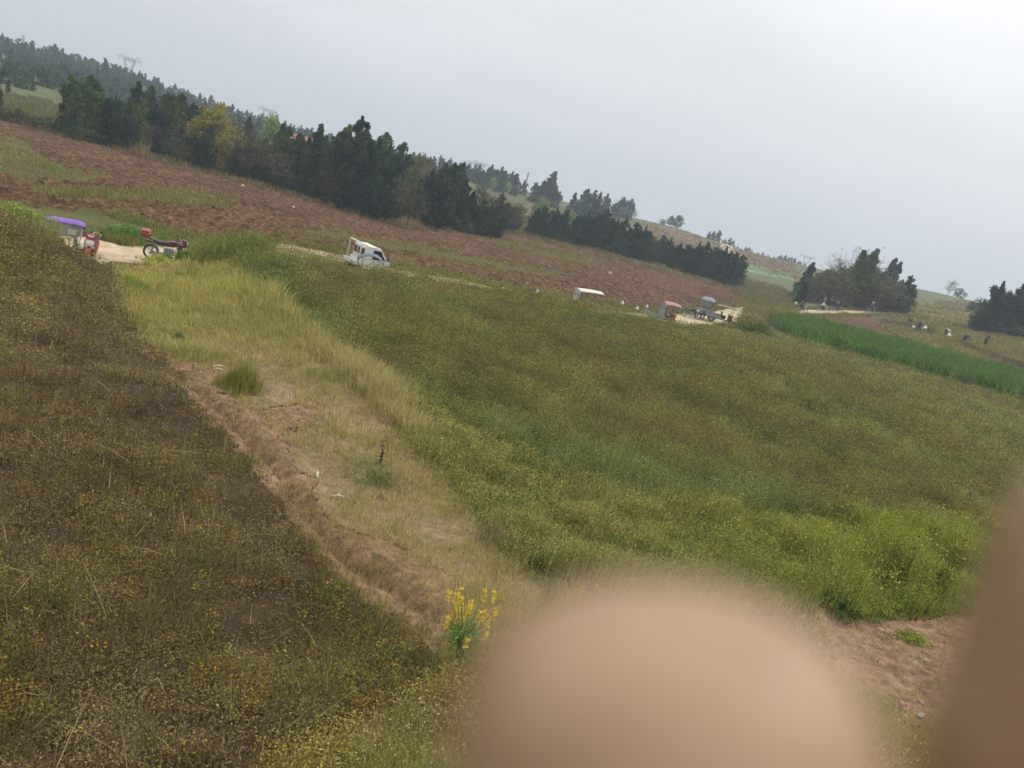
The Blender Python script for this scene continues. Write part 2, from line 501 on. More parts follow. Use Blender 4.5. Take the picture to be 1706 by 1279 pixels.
def grass(cov, x, y, z, d, nb, h, w, spread, lean, col, hv=.5, cv=.22, droop=.35, wpx=.0007):
    n = len(x)
    if n == 0: return
    r = lambda a: np.repeat(a, nb, 0)
    K = n * nb
    h = np.broadcast_to(h, (n,)); spread = np.broadcast_to(spread, (n,))
    H = r(h) * rng.uniform(1 - hv, 1 + hv * .6, K)
    th = rng.uniform(0, 2 * np.pi, K)
    rr = np.abs(rng.normal(0, 1, K)) * r(spread)
    bx = r(x) + rr * np.cos(th); by = r(y) + rr * np.sin(th)
    bz = r(z) - .02
    ln = np.abs(rng.normal(0, lean, K)) * H
    l2 = th + rng.normal(0, .8, K)
    lx, ly = np.cos(l2) * ln, np.sin(l2) * ln
    W = np.maximum(w, r(d) * wpx) * rng.uniform(.7, 1.3, K)
    fa = rng.uniform(0, 2 * np.pi, K)
    # faces turned mostly across the line of sight read as blades, the rest edge-on
    sx, sy = np.cos(fa) * W * .5, np.sin(fa) * W * .5
    co = np.empty((K, 5, 3))
    co[:, 0] = np.stack([bx - sx, by - sy, bz], 1); co[:, 1] = np.stack([bx + sx, by + sy, bz], 1)
    mx, my, mz = bx + lx * .4, by + ly * .4, bz + H * .6
    co[:, 2] = np.stack([mx + sx * .8, my + sy * .8, mz], 1); co[:, 3] = np.stack([mx - sx * .8, my - sy * .8, mz], 1)
    co[:, 4] = np.stack([bx + lx * (1 + droop), by + ly * (1 + droop), bz + H * (1 - droop * .25 * np.minimum(ln / np.maximum(H, 1e-6), 2))], 1)
    c = r(col) * (1 + rng.normal(0, cv, (K, 1)))
    cov.add(co, [(0, 1, 2, 3), (3, 2, 4)], np.clip(c, .004, 1))


def leaves(cov, x, y, z, d, nl, rad, h0, h1, size, col, cv=.28, px=.0013, flat=.6):
    n = len(x)
    if n == 0: return
    K = n * nl
    r = lambda a: np.repeat(a, nl, 0)
    rad = np.broadcast_to(rad, (n,)); h1 = np.broadcast_to(h1, (n,))
    th = rng.uniform(0, 2 * np.pi, K); rr = np.sqrt(rng.random(K)) * r(rad)
    c0 = np.stack([r(x) + rr * np.cos(th), r(y) + rr * np.sin(th), r(z) + h0 + rng.random(K) ** .8 * (r(h1) - h0)], 1)
    s = np.maximum(size, r(d) * px) * rng.uniform(.5, 1.4, K)
    nrm = rng.normal(0, 1, (K, 3)); nrm[:, 2] = np.abs(nrm[:, 2]) + flat; nrm /= np.linalg.norm(nrm, axis=1)[:, None]
    t = np.cross(nrm, rng.normal(0, 1, (K, 3))); t /= np.linalg.norm(t, axis=1)[:, None] + 1e-9
    b = np.cross(nrm, t)
    s = s[:, None]
    co = np.stack([c0 - t * s, c0 + b * s * .5, c0 + t * s, c0 - b * s * .5], 1)
    c = r(col) * (1 + rng.normal(0, cv, (K, 1)))
    cov.add(co, [(0, 1, 2, 3)], np.clip(c, .004, 1))


G = 1.55      # leaves shade each other, so a leaf is lighter than the mass it makes
Q = 1.0       # density

# --- withered low crop on the near left field
cov = Cover()
px, py, x, y, z, d = sample(LEFT, int(36000 * Q), 2, 30)
ok_ = ~((fbm(x * 1.8 + 3, y * 1.8 + 77, 3) < .44) & (rng.random(len(x)) < .75) & (py > 480))
px, py, x, y, z, d = [a[ok_] for a in (px, py, x, y, z, d)]
n = len(x)
t = np.clip((py - 330) / 330, 0, 1)                       # far rows still green, near rows withered
nz = fbm(x * .55, y * .55)
brown = pick([lin(88, 74, 54), lin(74, 62, 44), lin(104, 90, 68), lin(118, 102, 78), lin(76, 70, 46), lin(94, 86, 56)], n)
olive = pick([lin(100, 98, 54), lin(88, 90, 48), lin(116, 112, 62), lin(98, 86, 54)], n)
k = np.clip(.0 + .8 * t + (nz - .5) * 1.6 + rng.normal(0, .15, n), 0, 1)[:, None]
col = (brown * k + olive * (1 - k)) * G
mot = fbm(x * 1.4 + 7, y * 1.4 + 33, 3)
col = col * np.clip(1.2 + (mot - .5) * 1.7, .5, 2.0)[:, None] * np.array([.96, .96, 1.0])
hgt = (.06 + .16 * (1 - t) + .05 * nz) * np.clip(1 + (mot - .45) * 2.4, .3, 1.9)
leaves(cov, x, y, z, d, 12, .03 + .012 * d, .0, hgt, .011, col)
lit = rng.random(n) < .35
leaves(cov, x[lit], y[lit], z[lit], d[lit], 6, .04 + .012 * d[lit], .0, .05, .014, pick([lin(150, 130, 104), lin(128, 108, 84), lin(132, 110, 84)], lit.sum()) * 1.05, flat=2.0)
m = rng.random(n) < .34
grass(cov, x[m], y[m], z[m], d[m], 3, .12 + .12 * rng.random(m.sum()), .0035, .03 + .008 * d[m], .28, (col * .8 + lin(110, 96, 66) * .3)[m])
yn = fbm(x * 2.1 + 31, y * 2.1 + 3, 2)
m = (yn > .67) & (rng.random(n) < .34)
yc = pick([lin(140, 130, 46), lin(124, 122, 46), lin(150, 126, 48), lin(112, 114, 48)], m.sum()) * .95
leaves(cov, x[m], y[m], z[m], d[m], 5, .025 + .007 * d[m], .04, .2, .012, yc)
oc = (fbm(x * 2.2 + 81, y * 2.2 + 9, 2) > .77)
leaves(cov, x[oc], y[oc], z[oc], d[oc], 5, .03 + .008 * d[oc], .03, .18, .012, pick([lin(150, 108, 52), lin(132, 92, 56)], oc.sum()) * 1.1)
gn = (fbm(x * 2.4 + 11, y * 2.4 + 55, 2) > .69)
gn &= rng.random(n) < .6
grass(cov, x[gn], y[gn], z[gn], d[gn], 5, .18, .0045, .06, .45, pick([lin(92, 106, 52), lin(104, 112, 62), lin(112, 114, 76)], gn.sum()) * G)
# single sprigs of yellow leaf, like the ones standing out one by one
q = rng.random(n) < .005
leaves(cov, x[q], y[q], z[q], d[q], 22, .07, .05, .26, .013, pick([lin(166, 154, 46), lin(142, 142, 48), lin(172, 142, 48)], q.sum()) * 1.0)
# standing dry stalks and fallen straw
q = rng.random(n) < .06
grass(cov, x[q], y[q], z[q], d[q], 2, .42, .0045, .05, .18, pick([lin(112, 104, 74), lin(92, 82, 58), lin(130, 116, 84)], q.sum()) * 1.2, droop=.1)
q = rng.random(n) < .03
grass(cov, x[q], y[q], z[q] + .13, d[q], 1, .12, .0045, .05, 2.6, pick([lin(168, 150, 112), lin(140, 124, 90), lin(120, 112, 84)], q.sum()) * 1.25, droop=.0)
tag(cov.build('withered_crop', M['veg']), 'low withered brown crop with yellowing leaves covering the near field', 'crop', kind='stuff')

# --- olive weeds over the large field
cov = Cover()
px, py, x, y, z, d = sample(RIGHT, int(42000 * Q), 5, 64, 9)
n = len(x)
nz = fbm(x * .22, y * .22); n2 = fbm(x * .9, y * .9, 2)
olive = pick([lin(104, 108, 62), lin(92, 98, 56), lin(118, 118, 70), lin(98, 98, 56)], n)
brown = pick([lin(104, 92, 60), lin(92, 78, 54), lin(116, 104, 70)], n)
green = pick([lin(78, 98, 50), lin(90, 108, 60), lin(72, 90, 48), lin(116, 128, 92)], n)
k = np.clip(.08 + (nz - .42) * 1.3 + (n2 - .5) * 1.2 + .15 * inside([(560,560),(900,560),(1300,680),(1500,760),(1200,760),(900,720),(680,640)], px, py), 0, .5)[:, None]
g = (inside([(600,630),(780,700),(1000,760),(1300,820),(1400,880),(1130,850),(1000,830),(880,770),(740,690)], px + rng.normal(0, 25, n), py + rng.normal(0, 14, n))
     | inside([(380,420),(470,440),(500,480),(560,560),(600,620),(520,560),(430,480)], px + rng.normal(0, 10, n), py + rng.normal(0, 10, n)))
k2 = np.where(g, .8, np.clip((fbm(x * .5 + 60, y * .5) - .6) * 4, 0, .6))[:, None]
col = ((olive * (1 - k) + brown * k) * (1 - k2) + green * k2) * G
H = np.where(g, .42, .30) + .1 * n2
mot = fbm(x * 1.1 + 13, y * 1.1 + 71, 3); mot2 = fbm(x * .33 + 5, y * .33 + 90, 2)
col = col * np.clip(1.04 + (mot - .5) * 1.1 + (mot2 - .5) * .2, .5, 1.6)[:, None] * np.array([.97, 1.0, .92])
H = H * np.clip(.70 + (mot - .5) * .5, .4, 1.0)
leaves(cov, x, y, z, d, 11, .05 + .006 * d, .02, H, .013, col, px=.0010)
sd_ = rng.random(n) < .6
leaves(cov, x[sd_], y[sd_], z[sd_], d[sd_], 4, .05 + .006 * d[sd_], H[sd_].mean() * .8, H[sd_] * 1.1, .010, col[sd_] * .6 + lin(150, 140, 100) * .55, px=.0009)
grass(cov, x, y, z, d, 2, H * .95, .004, .05 + .006 * d, .26, col * np.array([1.05, 1.02, 1.0]), wpx=.0005)
yl = (fbm(x * .8 + 5, y * .8 + 91, 2) > .74) & (rng.random(n) < .3)
leaves(cov, x[yl], y[yl], z[yl], d[yl], 6, .04 + .006 * d[yl], .15, .36, .013, pick([lin(136, 130, 58), lin(126, 112, 56)], yl.sum()) * 1.15)
px, py, x, y, z, d = sample([(305,418),(345,402),(450,400),(470,416),(420,426),(340,440)], 900, 20, 40, 4)
n = len(x)
grass(cov, x, y, z, d, 4, .34 + .4 * fbm(x * .9, y * .9), .006, .2, .25, pick([lin(112, 122, 62), lin(98, 110, 56), lin(128, 128, 76)], n) * 1.4)
leaves(cov, x, y, z, d, 8, .25, .05, .5, .018, pick([lin(104, 118, 58), lin(92, 106, 54)], n) * 1.4)
tag(cov.build('field_weeds', M['veg']), 'olive green and brown weeds covering the wide field below the road', 'weeds', kind='stuff')

# --- bright tall weeds along the lower edge of that field
cov = Cover()
px, py, x, y, z, d = sample(BRIGHT, int(15000 * Q), 4, 26, 16)
n = len(x)
t = np.clip((px - 1000) / 420, 0, 1)[:, None]
lime = pick([lin(138, 150, 52), lin(122, 140, 46), lin(150, 152, 76), lin(106, 122, 58)], n) * .78
drab = pick([lin(138, 136, 74), lin(120, 122, 62), lin(142, 140, 84), lin(98, 106, 56)], n)
col = (lime * t + drab * (1 - t)) * G
H = np.clip(.20 + .10 * t[:, 0] + (fbm(x * 1.3, y * 1.3, 2) - .40) * (.5 + .55 * t[:, 0]), .10, .6)
thin = (fbm(x * 2.3 + 8, y * 2.3, 2) < .40) & (rng.random(n) < .75)
H = np.where(thin, H * .4, H)
grass(cov, x, y, z, d, 3, H, .0045, .10, .26, col)
leaves(cov, x, y, z, d, 11, .12, .04, H * .95, .0105, col)
m = rng.random(n) < .09 * t[:, 0] ** .7 * (fbm(x * .9 + 3, y * .9 + 40, 2) > .45)
leaves(cov, x[m], y[m], z[m], d[m], 5, .08, .34, .58, .008, pick([lin(190, 180, 66), lin(176, 172, 76)], m.sum()) * 1.0)
m = rng.random(n) < .05
leaves(cov, x[m], y[m], z[m], d[m], 14, .16, .0, .25, .02, pick([lin(60, 82, 44), lin(70, 92, 56)], m.sum()) * G)
tag(cov.build('tall_weeds', M['veg']), 'tall lime green weeds with specks of yellow flower along the field edge', 'weeds', kind='stuff')

# --- dry fine grass on the grassy way between the fields, and around its foot
cov = Cover()
px, py, x, y, z, d = sample(VERGE, int(20000 * Q), 4, 36, 9)
ctr = inside([(380,560),(470,600),(560,690),(640,760),(720,850),(800,960),(760,1000),(640,900),(500,790),(420,680)], px + rng.normal(0, 14, len(px)), py)
bare = (inside(SOIL, px, py) & (rng.random(len(px)) < .93)) | (ctr & (rng.random(len(px)) < .58))
px, py, x, y, z, d = [a[~bare] for a in (px, py, x, y, z, d)]
n = len(x)
t = np.clip((620 - py) / 160, 0, 1)[:, None]
gold = pick([lin(170, 164, 96), lin(152, 152, 78), lin(182, 172, 118), lin(142, 146, 74)], n)
tan_ = pick([lin(176, 162, 126), lin(160, 150, 110), lin(148, 142, 96), lin(134, 132, 82)], n)
k2 = np.clip((fbm(x * .8, y * .8 + 20) - .52) * 4, 0, .5)[:, None]
col = np.array([.93, .94, .88]) * (gold * t + (tan_ * (1 - k2) + pick([lin(132, 132, 68), lin(118, 122, 62)], n) * k2) * (1 - t)) * (1.4 + .22 * (1 - t))
H = .09 + .26 * t[:, 0] + .25 * np.clip(fbm(x * .8 + 9, y * .8) - .5, 0, 1) * 2
H = np.where(py < 478, .16, H)
edge = inside([(410,455),(480,520),(560,580),(660,640),(760,700),(860,800),(940,900),(860,900),(740,780),(600,650),(500,560)], px, py)
H = np.where(edge & (py > 478), H + .2, H)
worn = (fbm(x * 1.7 + 70, y * 1.7 + 12, 2) < .52) & (py > 600) & ~edge
keep = ~(worn & (rng.random(n) < .8))
x, y, z, d, H, col = [a[keep] for a in (x, y, z, d, H, col)]
grass(cov, x, y, z, d, 9, H, .004, .05 + .006 * d, .38, col, wpx=.0006)
m = (fbm(x * 1.1 + 44, y * 1.1, 2) > .6)
leaves(cov, x[m], y[m], z[m], d[m], 5, .1, .0, .16, .012, pick([lin(96, 106, 56), lin(112, 116, 60)], m.sum()) * G)
px, py, x, y, z, d = sample(FOOT, int(13000 * Q), 2, 14, 14)
n = len(x)
k = fbm(x * 1.2, y * 1.2 + 7)[:, None]
fresh = pick([lin(122, 130, 58), lin(106, 118, 52), lin(138, 138, 66)], n)
dry = pick([lin(160, 144, 104), lin(142, 132, 84), lin(128, 124, 70)], n)
w = np.clip((k - .4) * 4, 0, 1)
col = (fresh * w + dry * (1 - w)) * 1.4
grass(cov, x, y, z, d, 8, .10 + .22 * w[:, 0], .0045, .07, .4, col)
m = rng.random(n) < .4
leaves(cov, x[m], y[m], z[m], d[m], 7, .09, .0, .22, .012, col[m])
m = fbm(x * 1.5 + 3, y * 1.5 + 60, 2) > .62
leaves(cov, x[m], y[m], z[m], d[m], 6, .08, .05, .24, .012, pick([lin(150, 138, 56), lin(136, 128, 56)], m.sum()) * 1.1)
q = rng.random(n) < .010
leaves(cov, x[q], y[q], z[q], d[q], 8, .04, .2, .3, .008, pick([lin(176, 164, 172), lin(182, 178, 160)], q.sum()))
# sparse growth on the bare bank and soil
for poly, m_ in ((BANK, 1500), (SOIL, 1300), ([(1440,1190),(1600,1200),(1620,1500),(1440,1500)], 1500)):
    px, py, x, y, z, d = sample(poly, m_, 2, 18)
    grass(cov, x, y, z, d, 6, .09, .004, .05, .6, pick([lin(150, 140, 84), lin(120, 122, 60), lin(160, 146, 110)], len(x)) * 1.3)
tag(cov.build('verge_grass', M['veg']), 'fine dry straw coloured and green grass on the way between the two fields', 'grass', kind='stuff')

# --- grass beyond: islands in the ploughed land, verges of the road, hummocks and slopes
cov = Cover()
for P_ in PATCH:
    px, py, x, y, z, d = sample(P_, 1100, 28, 150, 9)
    x, y, z, d, px, py = [a[fbm(x * .5, y * .5 + 9) > .45] for a in (x, y, z, d, px, py)]
    n = len(x)
    c = pick([lin(124, 128, 68), lin(112, 122, 58), lin(140, 134, 84), lin(118, 104, 70)], n) * 1.3
    gr = inside([(90,268),(190,292),(110,304),(60,296)], px, py) | inside([(185,360),(270,378),(290,405),(200,400)], px, py)
    c[gr] = pick([lin(108, 130, 62), lin(120, 136, 72)], gr.sum()) * 1.15
    grass(cov, x, y, z, d, 7, np.where(gr, .30, .20), .008, .35, .4, c, wpx=.0007)
px, py, x, y, z, d = sample(PLOW, 1500, 28, 150, 2)
grass(cov, x, y, z, d, 5, .16, .008, .25, .5, pick([lin(132, 122, 72), lin(116, 118, 64), lin(150, 132, 96)], len(x)) * 1.2)
# field margin under the trees, hedge bottoms
px, py, x, y, z, d = sample([(-200,170),(0,176),(120,205),(330,268),(640,352),(860,372),(1240,470),(1240,490),(1120,458),(860,394),(740,388),(640,370),(440,314),(200,250),(0,198),(-200,180)], 3500, 60, 160, 2)
grass(cov, x, y, z, d, 6, .45, .02, .4, .35, pick([lin(140, 126, 84), lin(120, 116, 70), lin(104, 104, 62)], len(x)) * 1.2, wpx=.0009)
# right-hand hummocks and hill
RH = [(1480,520),(1530,505),(1620,500),(1720,520),(1900,560),(1900,680),(1706,615),(1560,578),(1500,560),(1470,545)]
px, py, x, y, z, d = sample(RH, 9000, 60, 420, 3)
n = len(x)
c = pick([lin(132, 132, 78), lin(116, 120, 66), lin(144, 138, 90), lin(120, 108, 78)], n) * 1.25
dark = fbm(x * .16, y * .16, 2) < .36
c[dark] = pick([lin(110, 96, 76), lin(96, 92, 62)], dark.sum()) * 1.2
grass(cov, x, y, z, d, 6, .45, .02, .5, .45, c, wpx=.0008)
px, py, x, y, z, d = sample([(1215,460),(1300,478),(1340,500),(1330,520),(1280,545),(1235,530),(1245,500),(1225,490)], 1800, 60, 260, 2)
grass(cov, x, y, z, d, 6, .5, .02, .4, .4, pick([lin(126, 126, 76), lin(104, 112, 62), lin(116, 104, 74)], len(x)) * 1.2, wpx=.0008)
px, py, x, y, z, d = sample([(1090,372),(1130,378),(1200,406),(1320,440),(1340,470),(1230,445),(1100,440),(840,385),(800,330),(950,345)], 5000, 110, 420, 2)
grass(cov, x, y, z, d, 4, .5, .03, .8, .5, pick([lin(128, 112, 86), lin(118, 112, 78), lin(108, 104, 70)], len(x)) * 1.15, wpx=.0007)
px, py, x, y, z, d = sample([(-100,150),(60,165),(200,200),(330,262),(200,240),(110,215),(0,185),(-100,170)], 2500, 90, 380, 2)
grass(cov, x, y, z, d, 5, .6, .03, .6, .4, pick([lin(112, 122, 74), lin(120, 112, 76), lin(98, 100, 62)], len(x)) * 1.15, wpx=.0008)
# both sides of the road
L = ROADL[(np.hypot(ROADL[:, 0], ROADL[:, 1]) < 140)]
seg = rng.integers(0, len(L) - 1, 9000); f = rng.random(9000)
pp = L[seg] * (1 - f)[:, None] + L[seg + 1] * f[:, None]
dv = L[seg + 1] - L[seg]; dv /= np.linalg.norm(dv, axis=1)[:, None]
off = rng.choice([-1, 1], 9000) * (1.95 + np.abs(rng.normal(0, .9, 9000)))
x = pp[:, 0] - dv[:, 1] * off; y = pp[:, 1] + dv[:, 0] * off; z = gz(x, y); d = np.hypot(x, y)
ok = (line_dist(ROADL, x, y) > 1.9) & ~((np.degrees(np.arctan2(x, y)) < -25) & (d < 33.2))
x, y, z, d = [a[ok] for a in (x, y, z, d)]
grass(cov, x, y, z, d, 6, .32, .012, .18, .35, pick([lin(118, 124, 62), lin(130, 124, 72), lin(100, 110, 54)], len(x)) * 1.3)
tag(cov.build('rough_grass', M['veg']), 'rough green and straw coloured grass along the road, field margins and slopes', 'grass', kind='stuff')

# --- the strip of dark green young crop
cov = Cover()
px, py, x, y, z, d = sample(CROP, 7500, 48, 140, 5)
n = len(x)
c = pick([lin(64, 108, 48), lin(78, 122, 56), lin(92, 132, 64), lin(56, 90, 46), lin(104, 124, 66)], n) * 1.22
grass(cov, x, y, z, d, 9, .95, .03, .2, .42, c, hv=.3, droop=.9, wpx=.0009)
tag(cov.build('green_crop', M['veg']), 'dense strip of waist high dark green crop across the middle distance', 'crop', kind='stuff')


# ------------------------------------------------------------------ trees
def crown_quads(rs, centres, radii, n_per, size, cols, flat=.3, ov=None, squash=1.0):
    """leaf clumps: n_per small faces spread through each lump's volume"""
    K = len(centres) * n_per
    c = np.repeat(centres, n_per, 0); r = np.repeat(radii, n_per, 0)
    u = rs.normal(0, 1, (K, 3)); u /= np.linalg.norm(u, axis=1)[:, None]
    rad = rs.random(K) ** .45
    p = c + u * (r * rad)[:, None] * np.array([1, 1, squash])
    nrm = u * .7 + rs.normal(0, .6, (K, 3)); nrm[:, 2] += flat; nrm /= np.linalg.norm(nrm, axis=1)[:, None] + 1e-9
    t = np.cross(nrm, rs.normal(0, 1, (K, 3))); t /= np.linalg.norm(t, axis=1)[:, None] + 1e-9
    b = np.cross(nrm, t)
    s = (size * rs.uniform(.55, 1.35, K))[:, None]
    co = np.stack([p - t * s, p + b * s * .62, p + t * s, p - b * s * .62], 1)
    pc = np.array(cols)[rs.integers(0, len(cols), len(centres))]
    c3 = np.repeat(pc, n_per, 0) * (1 + rs.normal(0, .22, (K, 1)))
    return co, np.clip(c3, .003, 1)


def quads_mesh(name, parts):
    co = np.concatenate([p[0].reshape(-1, 3) for p in parts]); col = np.concatenate([np.repeat(p[1], p[0].shape[1], 0) for p in parts])
    n = len(co) // 4
    return raw_mesh(name, co, np.full(n, 4), np.arange(len(co)), col)


def tube_arrays(P, Rr, sides=6):
    P = np.array(P, float); n = len(P)
    V, Fc = [], []
    for i in range(n):
        t = P[min(i + 1, n - 1)] - P[max(i - 1, 0)]; t /= np.linalg.norm(t) + 1e-9
        a = np.cross(t, [0, 0, 1] if abs(t[2]) < .9 else [1, 0, 0]); a /= np.linalg.norm(a); b = np.cross(t, a)
        for k in range(sides):
            an = 2 * math.pi * k / sides
            V.append(P[i] + Rr[i] * (math.cos(an) * a + math.sin(an) * b))
    for i in range(n - 1):
        for k in range(sides):
            k2 = (k + 1) % sides
            Fc.append((i * sides + k, i * sides + k2, (i + 1) * sides + k2, (i + 1) * sides + k))
    return V, Fc


def tubes_mesh(name, tubes, sides=6):
    V, Fc = [], []
    for P, Rr in tubes:
        v, f = tube_arrays(P, Rr, sides); o = len(V)
        V += v; Fc += [tuple(i + o for i in q) for q in f]
    return raw_mesh(name, np.array(V), [len(f) for f in Fc], np.concatenate([np.array(f) for f in Fc]), smooth=True)


def bent(rs, a, b, k=4, wob=.06):
    a, b = np.array(a, float), np.array(b, float)
    L = np.linalg.norm(b - a)
    return [a + (b - a) * i / (k - 1) + (rs.normal(0, wob * L, 3) if 0 < i < k - 1 else 0) for i in range(k)]


CON = [lin(38, 52, 40), lin(32, 46, 38), lin(46, 60, 42), lin(54, 64, 44)]
CON = [c * 2.0 for c in CON]


def conifer(seed, H=1.0, rad=.22, tops=1, leaf=.0165, lumps=165, per=62, low=.04, point=.75, cols=CON):
    """dense, ragged cypress of height 1: trunk with limbs, and clumps that sit on the limbs' ends"""
    rs = np.random.default_rng(seed)
    tubes = [(bent(rs, (0, 0, -.03), (rs.normal(0, .02), rs.normal(0, .02), .95), 6, .012), np.linspace(.022, .004, 6))]
    cen, rr = [], []
    lead = [(0, 0, 1.0)] + [(rs.normal(0, rad * .45), rs.normal(0, rad * .45), rs.uniform(.74, .93)) for _ in range(tops - 1)]
    for i in range(lumps):
        lx, ly, lh = lead[rs.integers(0, tops)] if i > 4 else lead[0]
        z = low + (lh - low) * rs.random() ** 1.05
        f = (z - low) / (lh - low)
        prof = rad * (min(1, f / .16 + .45)) * (1 - f) ** point * (1 + .35 * math.sin(9 * f + seed) * .5) + .012
        th = rs.uniform(0, 2 * math.pi); q = prof * (rs.uniform(.35, 1.12))
        c = np.array([lx * f + q * math.cos(th), ly * f + q * math.sin(th), z])
        cen.append(c); rr.append((.016 + .24 * prof) * rs.uniform(.75, 1.3))
        if i % 5 == 0:
            tubes.append((bent(rs, (0, 0, z * .82), c, 3, .05), (.006, .004, .002)))
    for lx, ly, lh in lead:
        for k in range(11):
            f = 1 - k * .035
            cen.append(np.array([lx * f, ly * f, low + (lh - low) * f])); rr.append(.011 + .0065 * k)
    co = crown_quads(rs, np.array(cen), np.array(rr), per, leaf, cols, flat=.15, squash=1.35)
    return tubes_mesh('trunk', tubes), quads_mesh('crown', [co])


def broadleaf(seed, cols, rad=.36, low=.25, leaf=.02, lumps=70, per=45, airy=1.0, h=1.0):
    rs = np.random.default_rng(seed)
    tubes = [(bent(rs, (0, 0, -.03), (rs.normal(0, .03), rs.normal(0, .03), .6), 5, .02), np.linspace(.026, .010, 5))]
    cen, rr = [], []
    for i in range(lumps):
        u = rs.normal(0, 1, 3); u /= np.linalg.norm(u)
        q = rs.random() ** .4
        c = np.array([u[0] * rad * q, u[1] * rad * q, (low + 1) / 2 + u[2] * (1 - low) / 2 * q * .95])
        c[:2] *= 1.0 - .35 * max(0, (c[2] - .6) / .4)
        cen.append(c); rr.append(rs.uniform(.05, .10) * airy)
        if i % 4 == 0:
            s = np.array([0, 0, rs.uniform(.25, .55)])
            tubes.append((bent(rs, s, c, 4, .06), (.011, .008, .005, .002)))
    co = crown_quads(rs, np.array(cen), np.array(rr), per, leaf, cols, flat=.3)
    return tubes_mesh('trunk', tubes), quads_mesh('crown', [co])


def bare_tree(seed, spread=.3, n=26, leaf=True, cols=None):
    """thin pale stems and twigs, a haze of few leaves"""
    rs = np.random.default_rng(seed)
    tubes = [(bent(rs, (0, 0, -.03), (rs.normal(0, .04), 0, .97), 6, .02), np.linspace(.016, .003, 6))]
    tips = []
    for i in range(n):
        z = rs.uniform(.12, .8); th = rs.uniform(0, 6.28); L = spread * rs.uniform(.5, 1) * (1.1 - z * .6)
        e = np.array([math.cos(th) * L, math.sin(th) * L, z + L * rs.uniform(.7, 1.4)])
        tubes.append((bent(rs, (0, 0, z), e, 4, .06), (.008, .006, .004, .0015)))
        for k in range(4):
            b = np.array([0, 0, z]) * .4 + e * .6
            e2 = e + rs.normal(0, .09, 3) + [0, 0, .05]
            tubes.append((bent(rs, b, e2, 3, .05), (.004, .003, .001))); tips.append(e2)
    tr = tubes_mesh('trunk', tubes, 5)
    co = crown_quads(rs, np.array(tips), np.full(len(tips), .06), 10, .011, cols or [lin(120, 116, 84), lin(104, 104, 72)])
    return tr, quads_mesh('crown', [co])


YEL = [lin(150, 146, 60) * 1.25, lin(136, 134, 56) * 1.25, lin(164, 156, 72) * 1.2]
LGR = [lin(128, 150, 92) * 1.2, lin(112, 136, 84) * 1.2, lin(140, 158, 104) * 1.15]
OLV = [lin(84, 88, 56) * 1.4, lin(72, 78, 50) * 1.4, lin(100, 98, 62) * 1.35]
CO2 = [lin(60, 74, 42) * 2.0, lin(50, 66, 38) * 2.0, lin(72, 80, 46) * 1.9]; CO3 = [lin(36, 52, 42) * 1.9, lin(44, 60, 46) * 1.9, lin(32, 46, 38) * 1.9]
protoC = [conifer(s, rad=r, tops=t, point=p, cols=c) for s, r, t, p, c in [(1,.24,2,.75,CON),(2,.20,1,.8,CO3),(3,.28,3,.6,CON),(4,.22,2,.7,CO2),(5,.32,4,.55,CO3),(6,.18,1,.85,CON),(7,.27,3,.7,CO2)]]
farC = [conifer(s, rad=r, tops=t, leaf=.04, lumps=60, per=16, point=p) for s, r, t, p in [(21,.22,1,.75),(22,.30,2,.6),(23,.26,3,.6),(24,.36,4,.5)]]
protoB = {'yellow': broadleaf(31, YEL, rad=.44, low=-.02, lumps=150, per=55, airy=1.15), 'light': broadleaf(32, LGR, rad=.30, low=.18, lumps=95),
          'olive': broadleaf(33, OLV, rad=.46, low=.05, lumps=110, per=50), 'olive2': broadleaf(34, OLV, rad=.42, low=.08, lumps=100, per=45, leaf=.018),
          'oval': conifer(35, rad=.34, tops=3, low=.14, point=.42, lumps=110), 'bush': broadleaf(36, OLV, rad=.62, low=-.1, lumps=90, per=50, leaf=.03)}
protoT = [bare_tree(41), bare_tree(42, .22), bare_tree(43, .36, 34), bare_tree(44, .3, 30, cols=[lin(150, 150, 110), lin(130, 134, 92)])]
treeN = 0


def tree(proto, px, py, d, hpx, label, group=None, name='tree', w=1.0, cat='tree', single=False, sink=.1, xy=None):
    """stand a tree where the sight line through its foot meets distance d"""
    global treeN
    lean = 15 + math.degrees(math.atan((px - 853) / FPX * .268))
    if hpx > 30 and px < 1300: px = px - .75 * hpx * math.tan(R(lean))          # px is read at the tree's top, which leans over its foot
    x, y = xy if xy else polar(px, py, d)
    z = gz1(x, y)
    hpx = hpx / math.cos(R(lean)) * 1.0
    # metres per photo pixel at this spot, measured across the line of sight
    h = hpx / FPX * float(np.dot(np.array([x, y, z - CAMZ]), _F))
    treeN += 1
    tm, cm = proto
    if single:
        o = link(name, cm, []); o['label'] = label; o['category'] = cat
        if group: o['group'] = group
        if not cm.materials: cm.materials.append(M['leaf'])
        o.location = (x, y, z - sink)
    else:
        o = thing(name, label, cat, (x, y, z - sink), group=group)
        if not tm.materials: tm.materials.append(M['bark'])
        if not cm.materials: cm.materials.append(M['leaf'])
        for nm, me in (('trunk', tm), ('crown', cm)):
            c = bpy.data.objects.new(nm, me); C.objects.link(c); c.parent = o
    o.rotation_euler = (random.gauss(0, .02), random.gauss(0, .02), random.uniform(0, 6.28))
    o.scale = (h * w, h * w, h)
    return o


GC = 'dark conifers in the row along the ploughed field'
LC = 'dark green conifer in the dense row of trees along the top of the ploughed field'
